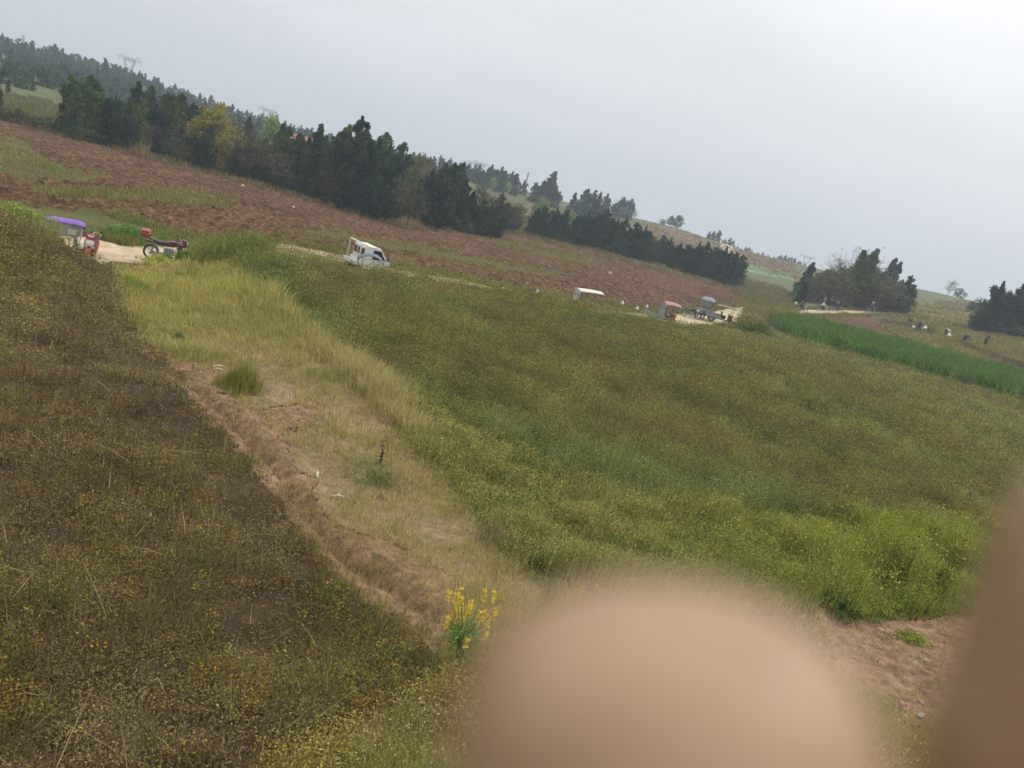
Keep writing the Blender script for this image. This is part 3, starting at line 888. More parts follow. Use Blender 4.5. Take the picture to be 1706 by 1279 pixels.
# trees that stand out
tree(protoC[6], 148, 236, 90, 106, 'tallest dark conifer at the upper left end of the tree row', name='conifer', w=1.15)
tree(protoC[1], 116, 226, 91, 82, 'slim dark conifer pressed against the tallest one at the upper left end of the row', name='conifer')
tree(protoC[3], -6, 178, 96, 48, 'dark conifer cut by the left border of the photo', name='conifer')
tree(protoB['yellow'], 366, 290, 94, 106, 'rounded yellow green tree standing out among the dark conifers', name='broadleaf_tree', w=.95)
tree(protoB['light'], 455, 302, 112, 96, 'pale green rounded tree behind the conifers, right of the yellow one', name='broadleaf_tree', w=.8)
tree(protoC[2], 598, 358, 88, 148, 'largest dark conifer, with a ragged pointed top, above the white truck', name='conifer', w=1.05)
tree(protoC[4], 648, 368, 87, 118, 'broad dark conifer on the right flank of the largest one', name='conifer', w=.95)
tree(protoC[0], 530, 334, 90, 118, 'tall dark conifer left of the largest one', name='conifer', w=.95)
tree(protoC[2], 752, 382, 90, 106, 'broad dark conifer standing at the corner of the ploughed field', name='conifer', w=1.15)
tree(protoC[4], 715, 378, 92, 90, 'dark bushy conifer behind the dry reeds at the field corner', name='conifer', w=1.1)
# the row itself
row = [(176,240,74),(196,244,62),(214,248,70),(236,254,84),(254,259,78),(272,264,78),(290,270,88),(312,276,82),(334,282,88),(346,286,72),(396,298,60),
       (418,304,66),(440,310,72),(476,318,96),(496,324,90),(512,330,86),(556,344,100),(574,350,120),(624,363,118),(664,370,104),(690,374,78),
       (775,382,84),(788,380,66),(808,380,58),(822,382,50),(834,384,56)]
for i, (bx, by, hp) in enumerate(row):
    tree(protoC[i % 7], bx, by, 89 + (i * 37 % 9), hp, LC, GC, 'conifer', w=random.uniform(1.0, 1.35))
row2 = [(160,226,80),(190,232,66),(228,240,96),(250,246,92),(300,262,92),(322,268,88),(410,292,84),(468,308,88),(540,330,92),(566,340,96),(606,350,112),(638,358,112),(676,364,90),(735,370,90),(764,374,92)]
for i, (bx, by, hp) in enumerate(row2):
    tree(protoC[(i * 3 + 1) % 7], bx, by, 101 + (i * 29 % 8), hp, LC, GC, 'conifer', w=random.uniform(1.0, 1.3))
# lower stretch of the row, towards the road
row3 = [(818,382,40),(838,380,58),(848,384,44),(896,394,44),(906,396,50),(925,402,50),(940,406,52),(962,412,46),(978,416,52),(992,420,54),(1008,424,64),(1022,428,52),(1038,432,60),
        (1056,437,66),(1070,442,64),(1078,446,54),(1100,450,52),(1112,452,50),(1130,456,48),(1146,460,52),(1160,462,58),(1176,466,62),(1190,469,58),(1206,472,62),(1222,475,60),(1234,478,58)]
for i, (bx, by, hp) in enumerate(row3):
    tree(protoC[(i * 2 + i // 3) % 7], bx, by, 108 + (bx - 818) * .05 + (i * 31 % 6), hp * (.86 if bx > 1040 else 1), LC, GC, 'conifer', w=random.uniform(1.05, 1.45))
for bx, by, d, hp, k, lab in [(905,386,128,54,'light','pale green tree half hidden among the conifers below the bare hillside'),
                              (952,400,128,44,'light','small yellowish green tree low in the row of conifers'),
                              (866,384,120,40,'olive','olive bush at the gap in the tree row'), (700,376,105,96,'olive2','dull green leafy tree between two dark conifers')]:
    tree(protoB[k], bx, by, d, hp, lab, name='broadleaf_tree')
GT = 'leafless pale trees in front of the conifers'
for i, (bx, by, hp, d) in enumerate([(404,300,84,89),(424,306,92,88),(440,308,70,90),(468,316,60,88),(300,272,60,86),(250,256,56,87),(556,344,60,86),(668,368,70,85),(690,374,74,84),(700,377,60,84),
                                     (806,378,64,104),(822,380,58,104),(836,384,50,103),(860,388,52,106),(1092,448,46,112),(800,374,62,112)]):
    tree(protoT[i % 4], bx, by, d, hp, 'pale leafless spindly tree standing in front of the dark conifer row', GT, 'bare_tree', w=1.0)

# second line of hills: single trees seen against the grass or the sky
GF = 'dark trees on the far hillside'
LF = 'small dark tree in the scattered belt on the far hillside below the ridge'
belt = [(806,318,30),(815,322,36),(824,318,28),(832,326,36),(842,328,34),(850,330,32),(858,333,34),(866,334,24),(884,338,28),(893,341,32),(903,345,34),(912,352,44),(918,350,40),(926,346,32),
        (916,368,50),(908,372,40),(956,364,34),(968,368,36),(976,372,44),(986,374,40),(996,376,42),(1006,378,38),(1014,378,30),(990,392,44),(975,388,40),(1000,396,40)]
for i, (bx, by, hp) in enumerate(belt):
    tree(farC[i % 4], bx, by, 225 + (i * 17 % 30) - max(0, by - 378) * 2.2, hp, LF, GF, 'hill_tree', w=random.uniform(1.0, 1.4), single=True)
tree(protoB['oval'], 1034, 378, 265, 36, 'left one of two dark rounded trees side by side on the bare ridge', name='hill_tree', w=.9)
tree(protoB['oval'], 1048, 381, 265, 36, 'right one of two dark rounded trees side by side on the bare ridge', name='hill_tree', w=.95)
tree(protoB['oval'], 1114, 378, 315, 17, 'smaller of the two lone egg shaped trees on the open skyline', name='hill_tree', w=1.0)
tree(protoB['oval'], 1126, 382, 310, 22, 'larger, leaning one of the two lone egg shaped trees on the open skyline', name='hill_tree', w=1.15)
tree(protoB['bush'], 1102, 376, 320, 10, 'low grey bush beside the two lone trees on the skyline', name='bush', cat='bush')
for i, (bx, by, hp) in enumerate([(1178,400,14),(1185,402,17),(1192,404,20),(1206,408,10),(1213,410,14),(1219,412,12)]):
    tree(farC[i % 4], bx, by, 340, hp, 'small dark tree in the clump where the sandy track crosses the skyline', 'trees by the sandy track on the skyline', 'hill_tree', w=1.5, single=True)
for i, (bx, hp) in enumerate([(1229,7),(1241,9),(1246,10),(1252,7),(1262,6),(1270,8),(1279,6),(1288,6)]):
    tree(farC[(i + 1) % 4], bx, 412 + (bx - 1225) * .33, 385, hp + 1, 'tiny dark tree in the thin line along the descending skyline', 'thin line of trees on the skyline', 'hill_tree', w=1.5, single=True)
for i, (bx, hp) in enumerate([(1296,12),(1304,14),(1313,14),(1320,13),(1328,11),(1336,9)]):
    tree(farC[(i + 3) % 4], bx, 441 + (bx - 1296) * .28, 400, hp, 'pale hazy tree in the clump behind the bushy grove on the skyline', 'hazy clump on the skyline', 'hill_tree', w=1.6, single=True)
for i, (bx, hp) in enumerate([(1516,8),(1523,10),(1530,8),(1540,6),(1546,4)]):
    tree(farC[i % 4], bx, 492 + (bx - 1516) * .2, 390, hp + 1, 'tiny dark tree on the skyline right of the bushy grove', 'tiny trees right of the grove', 'hill_tree', w=1.4, single=True)
tree(protoT[2], 1574, 502, 290, 22, 'grey leafless tree on the skyline between the grove and the right-hand trees', name='bare_tree', w=1.1)
tree(protoB['bush'], 1592, 506, 285, 16, 'rounded pale green bush on the skyline beside the grey leafless tree', name='bush', cat='bush', w=1.0)
tree(protoB['bush'], 1618, 515, 200, 16, 'low whitish green bush at the foot of the trees by the right border', name='bush', cat='bush')

# grove beside the far road
GV = 'leafy trees of the grove beside the far road'
LV = 'olive green leafy tree in the bushy grove beside the far road'
tree(protoC[5], 1336, 488, 138, 58, 'dark pointed conifer at the left end of the bushy grove', name='conifer', w=1.5)
tree(protoC[1], 1330, 510, 122, 38, 'small dark conifer standing by the road below the grove', name='conifer', w=1.2)
tree(protoC[3], 1430, 512, 136, 92, 'tall conifer with open tufted top rising above the bushy grove', name='conifer', w=1.1)
tree(protoC[0], 1456, 514, 138, 82, 'dark conifer just right of the tufted tall one in the grove', name='conifer', w=1.0)
tree(protoC[5], 1466, 516, 140, 76, 'slender dark conifer between two others in the grove', name='conifer', w=1.0)
tree(protoC[2], 1496, 518, 138, 60, 'dark conifer at the right end of the bushy grove', name='conifer', w=1.1)
tree(protoC[6], 1484, 518, 142, 50, 'short dark conifer tucked in near the right end of the grove', name='conifer', w=1.1)
for i, (bx, by, hp) in enumerate([(1352,496,44),(1364,502,48),(1376,506,56),(1388,508,56),(1400,508,62),(1412,510,64),(1420,512,70),(1440,514,66),(1450,516,54),(1462,517,58),(1474,518,52),(1396,514,44),(1360,508,36),(1430,516,46)]):
    tree(protoB[['olive', 'olive2'][i % 2]], bx, by, 133 + (i * 7 % 11), hp, LV, GV, 'broadleaf_tree', w=random.uniform(1.0, 1.3))
for i, (bx, by, hp) in enumerate([(1380,505,70),(1408,508,76),(1398,508,66),(1424,512,72)]):
    tree(protoT[(i + 3) % 4], bx, by, 140 + i, hp, 'thin leafless tree with pale twigs standing above the bushy grove', 'leafless trees in the grove', 'bare_tree', w=1.0)
tree(protoT[3], 1470, 516, 132, 58, 'pale twiggy tree with whitish leaves between the grove conifers', name='bare_tree', w=1.1)
tree(protoC[4], 1650, 528, 128, 78, 'dark bushy tree with sloping outline near the right border', name='conifer', w=1.15)
tree(protoC[2], 1640, 528, 126, 42, 'low dark tree at the left foot of the trees by the right border', name='conifer', w=1.3)
tree(protoC[0], 1684, 530, 127, 80, 'dark tree leaning at the right border of the photo', name='conifer', w=1.35)
tree(protoC[6], 1712, 536, 127, 60, 'dark tree cut by the right border of the photo', name='conifer', w=1.3)

# hazy wood on the far ridge, left
GH = 'trees of the hazy wood on the far ridge'
LH = 'hazy blue green conifer of the wood on the far ridge'
ridge = [(-200,40,380),(0,88,380),(200,138,380),(400,205,330),(600,262,300),(800,300,280),(870,318,275)]
rx = [r[0] for r in ridge]; ry = [r[1] for r in ridge]; rdd = [r[2] for r in ridge]
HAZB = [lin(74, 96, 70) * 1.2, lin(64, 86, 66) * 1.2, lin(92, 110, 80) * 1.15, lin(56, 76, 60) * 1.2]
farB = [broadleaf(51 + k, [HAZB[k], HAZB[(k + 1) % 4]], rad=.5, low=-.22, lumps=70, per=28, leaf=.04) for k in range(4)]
for k, (f, step) in enumerate([(1.0, 8.5), (.90, 10), (.76, 14), (.62, 17)]):
    b = (130.0 if k < 3 else 165.0) + k * 4
    while b < 862 - k * 40:
        hp = random.uniform(15, 27) / f ** .6
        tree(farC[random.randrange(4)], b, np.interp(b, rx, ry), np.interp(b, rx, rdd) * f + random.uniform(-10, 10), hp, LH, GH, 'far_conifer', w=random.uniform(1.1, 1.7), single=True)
        b += step * random.uniform(.6, 1.4)
for k, (f, step, lo, hi, x1) in enumerate([(1.0, 12, 20, 32, 200), (.93, 13, 20, 34, 240), (.86, 14, 22, 36, 240), (.78, 15, 22, 36, 230)]):
    b = -50.0 + k * 5
    while b < x1:
        if not (k >= 6 and 36 < b < 118):
            c_ = random.random() < .24
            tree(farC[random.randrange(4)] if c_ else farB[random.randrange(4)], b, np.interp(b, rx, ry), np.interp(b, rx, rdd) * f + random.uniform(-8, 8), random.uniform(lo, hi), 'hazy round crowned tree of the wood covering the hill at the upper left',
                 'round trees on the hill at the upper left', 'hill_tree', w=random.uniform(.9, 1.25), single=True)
        b += step * random.uniform(.6, 1.4)
for off, lo, hi in ((14, 18, 30), (26, 20, 32), (38, 20, 32), (50, 20, 30), (62, 18, 28)):
    b = -30.0 + off * .2
    while b < 235:
        yy = np.interp(b, rx, ry) + off
        if not (30 < b < 108 and yy > 150) and yy < 196:
            hx, hy, _, hd = hit(np.array([b]), np.array([yy]))
            if np.isfinite(hd[0]) and hd[0] > 115:
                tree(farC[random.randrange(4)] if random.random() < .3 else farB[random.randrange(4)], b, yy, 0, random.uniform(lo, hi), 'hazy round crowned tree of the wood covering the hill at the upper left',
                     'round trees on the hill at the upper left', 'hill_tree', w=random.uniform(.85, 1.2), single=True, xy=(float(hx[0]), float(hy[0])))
        b += random.uniform(9, 20)
b = 240.0
while b < 850:
    tree(protoB['light'] if random.random() < .5 else farB[random.randrange(4)], b, np.interp(b, rx, ry), np.interp(b, rx, rdd) * random.uniform(.68, .95), random.uniform(16, 26), 'pale green leafy tree among the darker trees of the far ridge', 'pale trees of the far ridge', 'hill_tree', w=.95, single=True)
    b += random.uniform(22, 48)
# hedge-like shrubs at the left end of the ploughed field
for i, (bx, by, hp) in enumerate([(10,192,24),(34,200,26),(60,206,22),(84,214,26),(104,220,22)]):
    tree(protoB['bush'], bx, by, 93, hp, 'dull olive shrub on the field margin at the upper left', 'shrubs on the upper left field margin', 'bush', w=.9, cat='bush')


# ------------------------------------------------------------------ solid modelling helpers
class MB:
    def __init__(s): s.v, s.f, s.sm = [], [], []

    def _add(s, v, f, smooth=False, mat=None):
        o = len(s.v)
        s.v += [tuple(mat @ Vector(p)) if mat else tuple(p) for p in v]
        s.f += [tuple(i + o for i in q) for q in f]; s.sm += [smooth] * len(f)
        return s

    def box(s, c, size, rot=None, bev=.0, taper=(1, 1)):
        """box with chamfered upright edges; taper scales the top"""
        x, y, z = [k / 2 for k in size]
        b = min(bev, x * .9, y * .9)
        ring = [(x - b, -y), (x, -y + b), (x, y - b), (x - b, y), (-x + b, y), (-x, y - b), (-x, -y + b), (-x + b, -y)] if b > 0 else [(x, -y), (x, y), (-x, y), (-x, -y)]
        n = len(ring); tx, ty = taper
        if b > 0:
            k = min(b, z * .8)
            lv = [(-z, 1 - b / max(x, y) * .8), (-z + k, 1), (z - k, 1), (z, 1 - b / max(x, y) * .8)]
        else: lv = [(-z, 1), (z, 1)]
        v = []
        for zz, q in lv:
            u = (zz + z) / (2 * z)
            v += [(p[0] * q * (1 + (tx - 1) * u), p[1] * q * (1 + (ty - 1) * u), zz) for p in ring]
        f = [tuple(range(n))[::-1], tuple(range((len(lv) - 1) * n, len(lv) * n))]
        for l in range(len(lv) - 1):
            f += [(l * n + i, l * n + (i + 1) % n, (l + 1) * n + (i + 1) % n, (l + 1) * n + i) for i in range(n)]
        m = Matrix.Translation(Vector(c))
        if rot: m = m @ Matrix.Rotation(rot[2], 4, 'Z') @ Matrix.Rotation(rot[1], 4, 'Y') @ Matrix.Rotation(rot[0], 4, 'X')
        return s._add(v, f, False, m)

    def tube(s, pts, r, sides=8, caps=True):
        n = len(pts); rr = list(r) if hasattr(r, '__len__') else [r] * n
        v, f = tube_arrays(pts, rr, sides)
        if caps: f += [tuple(range(sides))[::-1], tuple(range((n - 1) * sides, n * sides))]
        return s._add(v, f, True)

    def loft(s, secs, close=True):
        """secs: rings with the same number of points, joined in order"""
        n = len(secs[0]); v = [p for q in secs for p in q]; f = []
        for l in range(len(secs) - 1):
            f += [(l * n + i, l * n + (i + 1) % n, (l + 1) * n + (i + 1) % n, (l + 1) * n + i) for i in range(n)]
        if close: f += [tuple(range(n))[::-1], tuple(range((len(secs) - 1) * n, len(secs) * n))]
        return s._add(v, f, False)

    def prism(s, prof, y0, y1):
        """side profile (x, z) pushed from y0 to y1"""
        return s.loft([[(x, y0, z) for x, z in prof], [(x, y1, z) for x, z in prof]])

    def torus(s, c, R_, r, axis='y', n=24, k=8, squash=1.0):
        v, f = [], []
        for i in range(n):
            a = 2 * math.pi * i / n
            for j in range(k):
                b = 2 * math.pi * j / k
                q = R_ + r * math.cos(b); w = r * squash * math.sin(b)
                p = (q * math.cos(a), w, q * math.sin(a))
                v.append((c[0] + p[0], c[1] + p[1], c[2] + p[2]))
                f.append((i * k + j, i * k + (j + 1) % k, ((i + 1) % n) * k + (j + 1) % k, ((i + 1) % n) * k + j))
        return s._add(v, f, True)

    def dome(s, c, rx, ry, h, n=16, m=6, thick=.012, power=1.0, ribs=0):
        """shell like an umbrella or a bent cover"""
        v, f = [], []
        for t in (0, thick):
            for j in range(m + 1):
                a = j / m * math.pi / 2
                for i in range(n):
                    b = 2 * math.pi * i / n
                    k = 1 + (.05 * math.cos(ribs * b) if ribs else 0) * (1 - j / m)
                    v.append((c[0] + (rx - t) * math.cos(a) ** power * math.cos(b) * k, c[1] + (ry - t) * math.cos(a) ** power * math.sin(b) * k, c[2] + (h - t) * math.sin(a)))
        for l in (0, 1):
            o = l * (m + 1) * n
            for j in range(m):
                for i in range(n):
                    q = (o + j * n + i, o + j * n + (i + 1) % n, o + (j + 1) * n + (i + 1) % n, o + (j + 1) * n + i)
                    f.append(q if l == 0 else q[::-1])
        o = (m + 1) * n
        f += [(i, o + i, o + (i + 1) % n, (i + 1) % n) for i in range(n)]
        return s._add(v, f, True)

    def ball(s, c, rx, ry, rz, n=12, m=8, rough=0, seed=0):
        rs = np.random.default_rng(seed)
        v, f = [], []
        for j in range(m + 1):
            a = -math.pi / 2 + math.pi * j / m
            for i in range(n):
                b = 2 * math.pi * i / n; k = 1 + rough * rs.normal()
                v.append((c[0] + rx * k * math.cos(a) * math.cos(b), c[1] + ry * k * math.cos(a) * math.sin(b), c[2] + rz * (1 if j in (0, m) else k) * math.sin(a)))
        for j in range(m):
            f += [(j * n + i, j * n + (i + 1) % n, (j + 1) * n + (i + 1) % n, (j + 1) * n + i) for i in range(n)]
        return s._add(v, f, True)

    def flat(s):
        s.sm = [False] * len(s.sm); return s

    def build(s, name, mat, parent=None):
        me = bpy.data.meshes.new(name); me.from_pydata(s.v, [], s.f); me.update()
        me.polygons.foreach_set('use_smooth', np.array(s.sm, bool))
        return link(name, me, mat, parent)


def spot(px, py, d):
    x, y = polar(px, py, d); return x, y, gz1(x, y)


def heading(deg): return R(90 - deg)      # compass style: 0 = away from the camera, 90 = to the right; local +x is the front


P = {
 'white': paint('white_paint', (.74, .72, .66), .4, 0, .3, (.34, .28, .2), 4),
 'red': paint('red_plastic', (.30, .035, .04), .35, 0, .35, (.2, .1, .08), 7),
 'dred': paint('dull_red', (.26, .06, .055), .5, 0, .4),
 'maroon': paint('maroon_plastic', (.14, .03, .038), .4, 0, .3),
 'black': paint('black_rubber', (.018, .018, .019), .75, 0, .5, (.09, .07, .05)),
 'seat': paint('dark_vinyl', (.035, .022, .024), .5, 0, .2),
 'steel': paint('chromed_steel', (.55, .55, .55), .3, .85, .3),
 'grey': paint('grey_paint', (.22, .23, .24), .55, 0, .4),
 'lgrey': paint('light_grey_sheet', (.42, .42, .40), .6, 0, .35),
 'purple': paint('purple_cloth', (.19, .09, .38), .75, 0, .6, (.40, .30, .56), 7),
 'cream': paint('cream_sheet', (.66, .62, .52), .55, 0, .4, (.42, .36, .26), 4),
 'glass': paint('dark_window_glass', (.02, .025, .025), .12, 0, .15),
 'brownglass': paint('dusty_window', (.09, .07, .055), .25, 0, .3),
 'lens': paint('lamp_lens', (.65, .65, .62), .15, 0, .1),
 'bluegrey': paint('blue_grey_cloth', (.13, .145, .19), .65, 0, .5, (.25, .27, .33), 6),
 'pinkred': paint('faded_red_sheet', (.38, .20, .18), .7, 0, .5, (.42, .3, .27), 5),
 'wrap': paint('grey_tarpaulin', (.30, .31, .32), .75, 0, .6, (.12, .12, .12), 3),
 'silver': paint('galvanised_steel', (.30, .31, .32), .5, .4, .4),
 'stone': paint('pale_stone', (.36, .31, .26), .9, 0, .8, (.22, .15, .11), 40),
 'whiteish': paint('white_plastic', (.75, .74, .7), .6, 0, .2),
 'brick': paint('roof_tile', (.32, .15, .11), .8, 0, .4),
 'wall': paint('plaster', (.5, .44, .38), .85, 0, .4),
 'stick': paint('peeled_wood', (.62, .53, .38), .8, 0, .4),
}


def clear_sheet():
    m, nt, out = nodes('cloudy_clear_sheet')
    b = N(nt, 'ShaderNodeBsdfPrincipled', i_Roughness=.35); b.inputs['Base Color'].default_value = (.36, .40, .37, 1)
    t = N(nt, 'ShaderNodeBsdfTransparent'); mx = N(nt, 'ShaderNodeMixShader'); mx.inputs[0].default_value = .34
    nt.links.new(t.outputs[0], mx.inputs[1]); nt.links.new(b.outputs[0], mx.inputs[2]); nt.links.new(mx.outputs[0], out.inputs['Surface'])
    return m


P['clear'] = clear_sheet()


def wheel(parent, c, r, w=.05, hub='steel', spokes=10):
    wh = MB().torus(c, r - w * .55, w * .55, n=28, k=8).build('wheel', P['black'], parent)
    m = MB().torus(c, r - w * 1.25, w * .28, n=24, k=6)
    m.tube([(c[0], c[1] - w * .9, c[2]), (c[0], c[1] + w * .9, c[2])], r * .16, 10)
    for i in range(spokes):
        a = 2 * math.pi * i / spokes
        m.tube([(c[0], c[1], c[2]), (c[0] + (r - w * 1.3) * math.cos(a), c[1], c[2] + (r - w * 1.3) * math.sin(a))], .006, 4)
    m.build('rim', P[hub], wh)
    return wh


def handlebar(parent, x, z, w=.34, rake=.06, mirrors=True):
    m = MB().tube([(x - .10, -w, z), (x - .02, -w * .55, z + .02), (x + .02, 0, z - .04), (x - .02, w * .55, z + .02), (x - .10, w, z)], .013, 8)
    hb = m.build('handlebar', P['silver'], parent)
    g = MB()
    for s in (-1, 1): g.tube([(x - .16, s * w * 1.03, z - .005), (x - .04, s * w * .82, z + .015)], .019, 8)
    g.build('grip', P['black'], hb)
    if mirrors:
        for s in (-1, 1):
            q = MB().tube([(x - .02, s * w * .6, z + .02), (x + .02, s * w * .95, z + .17)], .007, 6)
            q.ball((x + .02, s * w * 1.0, z + .2), .018, .065, .045, 10, 6)
            q.build('mirror', P['black'], parent)
    return hb


def motorcycle(label, px, py, d, head, col='maroon', box='red', lean=.12, fairing=True, group=None, name='motorcycle'):
    x, y, z = spot(px, py, d)
    t = thing(name, label, 'motorcycle', (x, y, z), heading(head), group)
    t.rotation_euler = (-lean, 0, heading(head))
    wheel(t, (-.62, 0, .29), .29, .055); wheel(t, (.64, 0, .29), .29, .05)
    f = MB().tube([(.42, 0, .86), (.30, 0, .72), (.02, 0, .62), (-.50, 0, .66), (-.78, 0, .74)], .022)
    f.tube([(.36, 0, .78), (.22, 0, .40), (-.18, 0, .30), (-.62, 0, .29)], .02)
    for s in (-1, 1):
        f.tube([(-.62, s * .09, .29), (-.50, s * .10, .66)], .022); f.tube([(-.18, s * .06, .30), (-.62, s * .09, .29)], .018)
        f.tube([(-.72, s * .12, .80), (-.30, s * .13, .62), (-.12, s * .12, .52)], .012)
    f.build('frame', P['silver'], t)
    MB().box((.02, 0, .40), (.36, .22, .26), bev=.04).tube([(.10, -.05, .42), (.30, -.06, .30), (.16, -.13, .20), (-.70, -.16, .28)], .03).build('engine', P['grey'], t)
    fk = MB()
    for s in (-1, 1): fk.tube([(.64, s * .08, .29), (.44, s * .08, .86)], .022)
    fk.build('fork', P['steel'], t)
    MB().loft([[(.34, a * .02, b) for a, b in ((-4, .70), (4, .70), (4, .84), (-4, .84))], [(.12, a * .03, b) for a, b in ((-4.6, .66), (4.6, .66), (4, .88), (-4, .88))], [(-.08, a * .025, b) for a, b in ((-4, .66), (4, .66), (3, .80), (-3, .80))]]).build('fuel_tank', P[col], t)
    MB().loft([[(-.06, a, b) for a, b in ((-.12, .68), (.12, .68), (.10, .80), (-.10, .80))], [(-.36, a, b) for a, b in ((-.15, .68), (.15, .68), (.14, .79), (-.14, .79))], [(-.74, a, b) for a, b in ((-.11, .74), (.11, .74), (.10, .86), (-.10, .86))]]).build('seat', P['seat'], t)
    for s, sx in ((.66, 1), (-.64, -1)):
        m = MB()
        secs = []
        for k in range(7):
            a = R(30 + k * 20) if sx > 0 else R(20 + k * 18)
            cx, cz = s + math.cos(a) * .33, .29 + math.sin(a) * .33
            secs.append([(cx, -.06, cz), (cx, .06, cz), (cx + math.cos(a) * .012, .05, cz + math.sin(a) * .012), (cx + math.cos(a) * .012, -.05, cz + math.sin(a) * .012)])
        m.loft(secs).build('mudguard', P[col], t)
    handlebar(t, .40, .98)
    if fairing:
        fr = MB().loft([[(.46, a * .16, b) for a, b in ((-1, .70), (1, .70), (.8, 1.02), (-.8, 1.02))], [(.60, a * .11, b) for a, b in ((-1, .72), (1, .72), (.7, .98), (-.7, .98))], [(.64, a * .06, b) for a, b in ((-1, .78), (1, .78), (.7, .92), (-.7, .92))]]).build('front_cowl', P[col], t)
        MB().ball((.645, 0, .86), .03, .08, .06).build('headlight', P['lens'], fr)
        MB().loft([[(.48, a * .15, b) for a, b in ((-1, .99), (1, .99), (1, 1.0), (-1, 1.0))], [(.40, a * .12, b) for a, b in ((-1, 1.15), (1, 1.15), (1, 1.16), (-1, 1.16))]]).build('windscreen', P['clear'], fr)
        for s in (-1, 1): MB().loft([[(.50, s * .16, .72), (.40, s * .2, .74), (.30, s * .19, .50), (.42, s * .15, .42)], [(.50, s * .15, .72), (.40, s * .19, .74), (.30, s * .18, .50), (.42, s * .14, .42)]]).build('leg_shield', P[col], t)
    else:
        MB().ball((.56, 0, .84), .07, .09, .09).build('headlight', P['lens'], t)
    if box:
        MB().tube([(-.58, -.12, .76), (-.95, -.12, .84), (-.95, .12, .84), (-.58, .12, .76)], .014).build('rack', P['steel'], t)
        b = MB().box((-.88, 0, .98), (.36, .40, .24), bev=.06, taper=(.95, .95)).build('top_box', P[box], t)
        MB().box((-.88, 0, 1.125), (.37, .41, .07), bev=.05, taper=(.85, .85)).build('lid', P[box], b)
    MB().box((-.86, 0, .70), (.05, .2, .08), bev=.015).build('tail_light', P['dred'], t)
    MB().tube([(-.05, .10, .28), (-.02, .30, .02)], .012, 6).build('kickstand', P['steel'], t)
    return t


